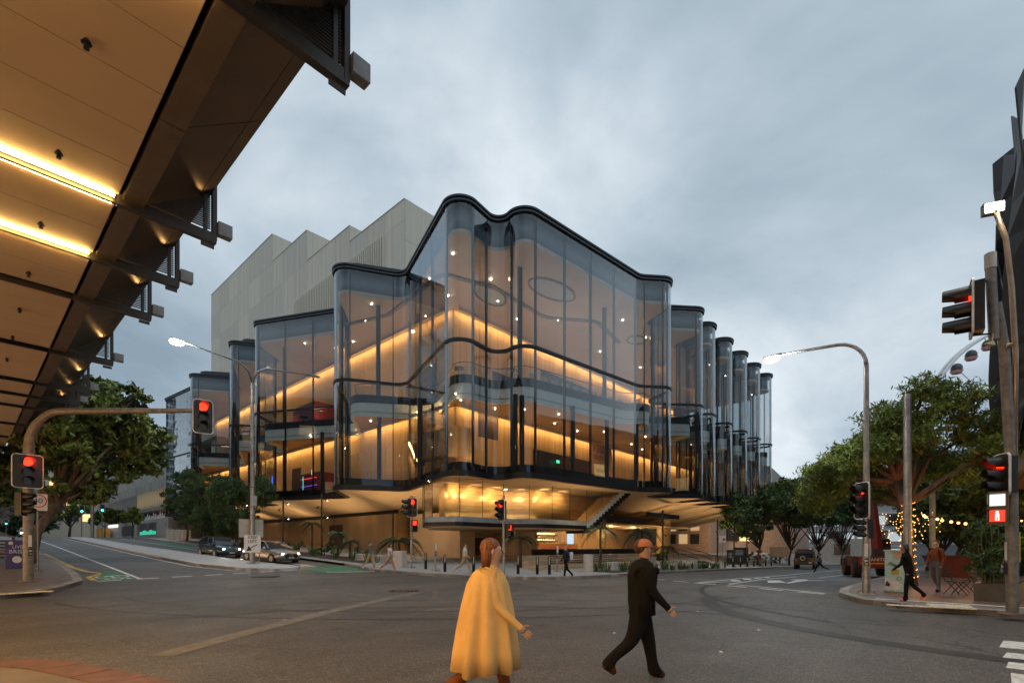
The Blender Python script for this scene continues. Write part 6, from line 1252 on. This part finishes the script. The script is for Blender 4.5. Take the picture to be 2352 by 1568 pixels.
MB().tube([(-2.3, .12, 1.18), (-2.52, .12, 1.18)], .38, 18).build('spare_tyre', M_RUB, sv, smooth=True, sharp=50); ring([(.16 * math.cos(6.283 * i / 16), .16 * math.sin(6.283 * i / 16)) for i in range(16)], [(.24 * math.cos(6.283 * i / 16), .24 * math.sin(6.283 * i / 16)) for i in range(16)], -.02, .01).build('spare_rim', M_RIM, sv, loc=(-2.53, .12, 1.18), rz=R(-90)); MB().b2(-2.5, -2.28, -.9, .9, .48, .66).build('bumper', M_TRIM, sv); MB().b2(-2.52, -2.501, -.7, -.4, .68, .8).build('plate', M_PLATE, sv)
# red telehandler
x, y = 39.2, 4.6; th = thing('telehandler', 'red telehandler with raised boom behind the right lamp post', 'telehandler', (x, y, zg(x, y)), R(18)); M_TEL = mat('telehandler_red', (.13, .009, .008), .4, var=.15)
MB().b2(-2.2, 2.2, -.62, .62, .62, 1.1).b2(-2.4, -1.2, -1.0, 1.0, .75, 1.35).build('chassis', M_TEL, th); MB().b2(-1.2, 1.4, .45, 1.05, .7, 1.35).build('engine_cover', M_TEL, th); MB().b2(-2.42, -2.4, -.9, .9, .9, .96).build('reflector_strip', mat('amber_tape', (.7, .35, .03), .4), th); text('MANITOU', .26, M_RIMW, th, (-2.42, 0, 1.15), (R(90), 0, R(-90)))
MB().tube([(-1.7, -.1, 1.5), (-.3, -.1, 5.0)], [.3, .24], 4).build('boom', M_TEL, th); MB().tube([(-.34, -.1, 4.9), (0, -.1, 5.7)], .16, 4).build('boom_extension', M_GALVD, th); MB().b2(-2.1, -1.6, -.35, .2, 1.1, 1.8).build('boom_pivot', M_BLK, th)
MB().hexa([(-.7, -1.05, .9), (.8, -1.05, .9), (.8, -.35, .9), (-.7, -.35, .9)], [(-.55, -1.0, 2.35), (.45, -1.0, 2.35), (.45, -.4, 2.35), (-.55, -.4, 2.35)]).build('cab', M_CGL, th); MB().b2(-.6, .5, -1.03, -.37, 2.36, 2.42).build('cab_roof', M_TRIM, th)
for xx in (-1.45, 1.45):
    for s_ in (-1, 1): wheel(th, xx, s_ * .95, .6, .42, s_, M_SKIP)
for s_ in (-1, 1): MB().b2(-2.43, -2.38, s_ * .75, s_ * .95, 1.0, 1.2).build('tail_light', E_TAIL, th)
# ================================================================== people
SKIN = [mat('skin_%d' % i, c, .5, var=.06) for i, c in enumerate(((.40, .26, .19), (.30, .16, .10), (.48, .30, .21)))]
def person(label, loc, rz, top, legs, shoe, hair, skin=0, stride=28, arm=24, bend=8, long_sleeve=True, fingers=False, h=1.72, hairlen=.0, lean=0.0, sit=False, phase=1, build_=1.0, shorts=False):
    k = h / 1.72; t = thing('person', label, 'person', loc, rz); sk_ = SKIN[skin]
    J = {}; E = []; RAD = {}; CAT = {}
    def j(n, p, r, par=None, cat='top'): J[n] = Vector(p); RAD[n] = 1.17 * (r * build_ if cat in ('top', 'leg') else r); CAT[n] = cat; (E.append((par, n)) if par else None)
    lx = math.sin(R(lean))
    j('pelvis', (0, 0, .95), .125, None, 'leg'); j('waist', (.01 + lx * .14, 0, 1.09), .118, 'pelvis'); j('chest', (.02 + lx * .32, 0, 1.28), .14, 'waist'); j('neckb', (.0 + lx * .48, 0, 1.43), .075, 'chest'); j('neck', (.015 + lx * .55, 0, 1.50), .052, 'neckb', 'skin'); j('jaw', (.035 + lx * .62, 0, 1.555), .068, 'neck', 'skin'); j('head', (.02 + lx * .7, 0, 1.63), .088, 'jaw', 'skin'); j('crown', (.005 + lx * .76, 0, 1.70), .06, 'head', 'skin')
    for s_, sn in ((1, 'l'), (-1, 'r')):
        f = s_ * phase
        j('sh' + sn, (lx * .44, s_ * .165, 1.40), .068, 'neckb'); a = R(arm * -f if not sit else 35); e_ = J['sh' + sn] + Vector((math.sin(a) * .29, s_ * .05, -math.cos(a) * .29)); b = a + R(bend + 22 if not sit else 70); w_ = e_ + Vector((math.sin(b) * .25, -s_ * .01, -math.cos(b) * .25)); hn = w_ + Vector((math.sin(b) * .09, 0, -math.cos(b) * .09))
        j('el' + sn, e_, .043, 'sh' + sn); j('wr' + sn, w_, .028, 'el' + sn, 'top' if long_sleeve else 'skin'); j('ha' + sn, hn, .034, 'wr' + sn, 'skin')
        if not long_sleeve: CAT['el' + sn] = 'skin'
        j('hp' + sn, (0, s_ * .09, .90), .098, 'pelvis', 'leg')
        if sit: kn = J['hp' + sn] + Vector((.42, s_ * .03, .02)); an = kn + Vector((.02, 0, -.42))
        else:
            a = R(stride * f); kn = J['hp' + sn] + Vector((math.sin(a) * .43, 0, -math.cos(a) * .43)); b = a - R(bend if f > 0 else bend + 26); an = kn + Vector((math.sin(b) * .42, 0, -math.cos(b) * .42))
        j('kn' + sn, kn, .06, 'hp' + sn, 'skin' if shorts else 'leg'); j('an' + sn, an, .04, 'kn' + sn, 'skin' if shorts else 'leg'); fd = R(0 if f > 0 or sit else -35); j('to' + sn, an + Vector((.15 * math.cos(fd), s_ * .02, -.05 + .15 * math.sin(fd))), .036, 'an' + sn, 'shoe'); j('he' + sn, an + Vector((-.05, 0, -.045)), .036, 'an' + sn, 'shoe')
    names = list(J); me = bpy.data.meshes.new('body'); me.from_pydata([J[n] * k for n in names], [(names.index(a), names.index(b)) for a, b in E], [])
    o = bpy.data.objects.new('body', me); COL.objects.link(o); md = o.modifiers.new('Skin', 'SKIN'); md.use_smooth_shade = True
    for i, n in enumerate(names): v = me.skin_vertices[0].data[i]; v.radius = (RAD[n] * k, RAD[n] * k); v.use_root = (n == 'pelvis')
    ss = o.modifiers.new('Sub', 'SUBSURF'); ss.levels = 2; ss.render_levels = 2
    m2 = bpy.data.meshes.new_from_object(o.evaluated_get(bpy.context.evaluated_depsgraph_get())); bpy.data.objects.remove(o)
    m2.materials.clear(); order = ['top', 'leg', 'skin', 'shoe']
    for m_ in (top, legs, sk_, shoe): m2.materials.append(m_)
    n_p = len(m2.polygons); cen = np.zeros(n_p * 3); m2.polygons.foreach_get('center', cen); cen = cen.reshape(-1, 3); best = np.full(n_p, 1e9); idx = np.zeros(n_p, dtype=np.int32)
    for a, b in E:
        A_, B_ = np.array(J[a] * k), np.array(J[b] * k); ab = B_ - A_; tt = np.clip(((cen - A_) @ ab) / (ab @ ab), 0, 1); d_ = np.linalg.norm(cen - A_ - tt[:, None] * ab, axis=1) - (RAD[a] * (1 - tt) + RAD[b] * tt) * k
        ca = np.where(tt < .5, order.index(CAT[a]), order.index(CAT[b])); sel = d_ < best; best[sel] = d_[sel]; idx[sel] = ca[sel]
    m2.polygons.foreach_set('material_index', idx)
    bm = bmesh.new(); bm.from_mesh(m2)
    if fingers:
        for s_, sn in ((1, 'l'), (-1, 'r')):
            d_ = (J['ha' + sn] - J['wr' + sn]).normalized(); u = Vector((1, 0, 0)) if abs(d_.x) < .8 else Vector((0, 0, 1)); u = (u - d_ * u.dot(d_)).normalized(); v_ = d_.cross(u)
            for q, (of, ln) in enumerate(((-.027, .065), (-.009, .078), (.009, .074), (.027, .058), (.036, .05))):
                root = (J['ha' + sn] + u * of + d_ * (.01 if q < 4 else -.035)) * k; dd = d_ if q < 4 else (d_ * .6 + u * .8).normalized(); p1 = root + dd * ln * .5; p2 = p1 + (dd * .8 - v_ * s_ * .5).normalized() * ln * .5
                fm = MB().tube([root, p1, p2], [.0095, .009, .007], 6); base = len(bm.verts); vv = [bm.verts.new(p) for p in fm.v]
                for f_ in fm.f: fc = bm.faces.new([vv[i] for i in f_]); fc.material_index = 2; fc.smooth = True
        hc = J['head'] * k
        for (c, r_, mi) in ((hc + Vector((.098, 0, -.01)), (.022, .014, .02), 2), (hc + Vector((.0, .09, -.01)), (.02, .012, .03), 2), (hc + Vector((.0, -.09, -.01)), (.02, .012, .03), 2), (hc + Vector((.083, .03, .012)), (.01, .013, .009), 3), (hc + Vector((.083, -.03, .012)), (.01, .013, .009), 3), (hc + Vector((.088, 0, -.055)), (.01, .024, .007), 3)):
            fm = MB().ball(c, r_, 8, 6); vv = [bm.verts.new(p) for p in fm.v]
            for f_ in fm.f: fc = bm.faces.new([vv[i] for i in f_]); fc.material_index = mi; fc.smooth = True
    zmin = min(v.co.z for v in bm.verts) if not sit else 0.0
    if not sit:
        for v in bm.verts: v.co.z -= zmin
    bm.to_mesh(m2); bm.free(); ob = bpy.data.objects.new('body', m2); COL.objects.link(ob); ob.parent = t
    hd = J['head'] * k; hd.z -= zmin if not sit else 0; hb = MB().ball((hd.x - .032 * k, 0, hd.z + .03), (.1 * k, .098 * k, .1 * k), 14, 8)
    if hairlen: hb.hexa([(hd.x - .11, -.085, hd.z - hairlen), (hd.x - .03, -.095, hd.z - hairlen), (hd.x - .03, .095, hd.z - hairlen), (hd.x - .11, .085, hd.z - hairlen)], [(hd.x - .11, -.09, hd.z + .06), (hd.x + .0, -.098, hd.z + .06), (hd.x + .0, .098, hd.z + .06), (hd.x - .11, .09, hd.z + .06)])
    hb.build('hair', hair, t, smooth=True)
    return t, J, k, zmin
CL = lambda n, c, r_=.9: mat('cloth_' + n, c, r_, var=.06, scale=5, bump=.25, bscale=60, spec=.15)
HB = mat('hair_brown', (.05, .025, .012), .6, var=.4, scale=3, stretch=(30, 30, 3), bump=.6, bscale=3); HO = mat('hair_auburn', (.16, .055, .022), .6, var=.45, scale=3, stretch=(30, 30, 3), bump=.7, bscale=3); HK = mat('hair_black', (.01, .009, .008), .5); HG = mat('hair_fair', (.3, .2, .1), .6)
cream = CL('cream', (.66, .44, .19)); black = CL('black', (.008, .0075, .008)); navy = CL('navy', (.02, .025, .05)); white = CL('white', (.55, .54, .56)); grey = CL('grey', (.12, .12, .13)); khaki = CL('khaki', (.35, .28, .18)); red = CL('red', (.5, .04, .025)); brown = CL('brown', (.17, .055, .025)); blue = CL('blue', (.05, .12, .25)); redshoe = CL('coral_shoe', (.75, .13, .10)); orangeshoe = CL('orange_shoe', (.05, .018, .012))
rzR = R(42.2 - 90)
t, J, k, zm = person('person in a loose cream tunic striding across the foreground', (3.46, 3.48, 0), rzR, cream, brown, brown, HO, 0, 20, 16, 10, True, True, 1.76, .16, 4)
# loose tunic over the body
secs = []
for z, rx, ry, ox in ((1.47, .09, .12, .02), (1.42, .15, .22, .02), (1.32, .20, .26, .015), (1.1, .24, .28, .01), (.9, .265, .30, .0), (.7, .29, .315, -.01), (.5, .31, .33, -.02)):
    secs.append([(ox + (rx + (1.5 - z) * (.045 * math.sin(9 * a + z * 2) + .015 * math.sin(17 * a + 1))) * math.cos(a), (ry + (1.5 - z) * (.045 * math.sin(9 * a + z * 2) + .016 * math.sin(15 * a))) * math.sin(a), z * k - zm + (.02 * math.sin(4 * a) if z < .6 else 0)) for a in [6.283 * i / 72 for i in range(72)]])
nn_ = 72; q = MB().add([p for s_ in secs for p in s_], [(i * nn_ + j_, i * nn_ + (j_ + 1) % nn_, (i + 1) * nn_ + (j_ + 1) % nn_, (i + 1) * nn_ + j_) for i in range(len(secs) - 1) for j_ in range(nn_)]).build('tunic', cream, t, smooth=True); sm2 = q.modifiers.new('thick', 'SOLIDIFY'); sm2.thickness = .008
t, J, k, zm = person('person in black with an orange cap striding across the foreground', (5.86, 3.09, 0), rzR, black, black, orangeshoe, HB, 0, 17, 14, 8, True, True, 1.76, 0, 2, build_=1.3)
hc = J['head'] * k; hc.z -= zm; M_CAPO = mat('orange_cap', (.36, .11, .035), .7); cp = MB(); nq = 16
for j_ in range(5):
    a_ = 1.5708 * j_ / 4; rr_ = .116 * math.cos(a_) + .004; cp.v += [(hc.x - .01 + rr_ * math.cos(6.283 * i / nq), rr_ * .95 * math.sin(6.283 * i / nq), hc.z + .03 + .105 * math.sin(a_)) for i in range(nq)]
cp.f = [(j_ * nq + i, j_ * nq + (i + 1) % nq, (j_ + 1) * nq + (i + 1) % nq, (j_ + 1) * nq + i) for j_ in range(4) for i in range(nq)]
cp.hexa([(hc.x + .06, -.07, hc.z + .03), (hc.x + .19, -.05, hc.z + .015), (hc.x + .19, .05, hc.z + .015), (hc.x + .06, .07, hc.z + .03)], [(hc.x + .06, -.07, hc.z + .045), (hc.x + .19, -.05, hc.z + .025), (hc.x + .19, .05, hc.z + .025), (hc.x + .06, .07, hc.z + .045)])
cp.build('cap', M_CAPO, t, smooth=True, sharp=50)
jk = [];
for z, rx, ry in ((1.42, .1, .16), (1.36, .15, .235), (1.2, .165, .235), (1.0, .16, .22), (.82, .165, .225)): jk.append([(.02 + rx * math.cos(a), ry * math.sin(a), z * k - zm) for a in [6.283 * i / 24 for i in range(24)]])
q = MB().add([p for s_ in jk for p in s_], [(i * 24 + j_, i * 24 + (j_ + 1) % 24, (i + 1) * 24 + (j_ + 1) % 24, (i + 1) * 24 + j_) for i in range(4) for j_ in range(24)]).build('jacket', black, t, smooth=True); q.modifiers.new('thick', 'SOLIDIFY').thickness = .01
t, *_ = person('walker in navy carrying a white backpack at the corner kerb', (21.6, 15.7, .0), R(150), navy, black, white, HG, 0, 14, 14, 8, True, False, 1.72); bpk = MB().b2(-.32, -.13, -.17, .17, 1.0, 1.42).build('backpack', white, t); MB().b2(-.33, -.325, -.16, .16, 1.3, 1.34).build('reflective_band', mat('lime_band', (.6, .65, .05), .5), bpk)
person('person in white top and dark skirt stepping off the left kerb', (16.9, 25.0, zg(16.9, 25) + .0), R(-60), white, khaki, white, HB, 1, 26, 22, 8, False, False, 1.66, .1, 3, shorts=True)
person('person in dark clothes walking just behind the one in white', (16.6, 26.6, zg(16.6, 26.6)), R(-60), grey, khaki, white, HK, 0, 22, 20, 8, True, False, 1.7)
person('pale striped walker left of the slim corner signal post', (19.0, 20.8, zg(19, 20.8) + .14), R(-60), white, khaki, white, HB, 2, 26, 22, 8, False, False, 1.7)
person('brown-clad walker just left of the slim corner post', (19.9, 19.6, .14), R(-60), brown, khaki, white, HB, 0, 24, 20, 8, True, False, 1.68)
person('person in black with coral shoes on the right corner', (18.3, 1.2, .14), R(105), black, black, redshoe, HK, 1, 12, 16, 10, True, False, 1.6, .12, 10)
person('dark figure standing behind the person with coral shoes', (22.6, .75, .14), R(150), brown, grey, black, HB, 0, 5, 6, 6, True, False, 1.75)
person('small dark walker crossing the far right street', (46.0, 8.6, zg(46, 8.6)), R(100), grey, black, white, HB, 0, 34, 26, 12, True, False, 1.6)
for kk, (x, y, lb, m_) in enumerate(((96, 13.2, 'distant person in blue before the white hut', blue), (97.5, 12.2, 'distant person in black beside the white hut', black), (99, 11.4, 'distant person in grey at the far street end', grey), (58.5, 16.6, 'person in plum near the far bollards', brown))):
    person(lb, (x, y, zg(x, y) + .0), R(40 * kk), m_, grey, black, HK, kk % 3, 8, 8, 6, True, False, 1.7)
for kk, (x, y, lb, m_, rr) in enumerate(((.9, 38.0, 'person in a bright red shirt seated outdoors on the left', red, -120), (-.5, 37.2, 'dark-clad person seated beside the red shirt', black, -60))):
    t, *_ = person(lb, (x, y, zg(x, y) + .14 - .42), R(rr), m_, black, black, HK, kk, sit=True)
    stl = thing('cafe_stool', ('black stool under the red-shirted person', 'black stool under the dark-clad seated person')[kk], 'stool', (x, y, zg(x, y) + .14)); MB().tube([(0, 0, .36), (0, 0, .4)], .2, 14).build('seat', M_BLK, stl)
    for q_ in range(4): a = q_ * 1.5708 + .78; MB().tube([(math.cos(a) * .2, math.sin(a) * .2, 0), (math.cos(a) * .12, math.sin(a) * .12, .36)], .016, 5).build('leg', M_BLK, stl)
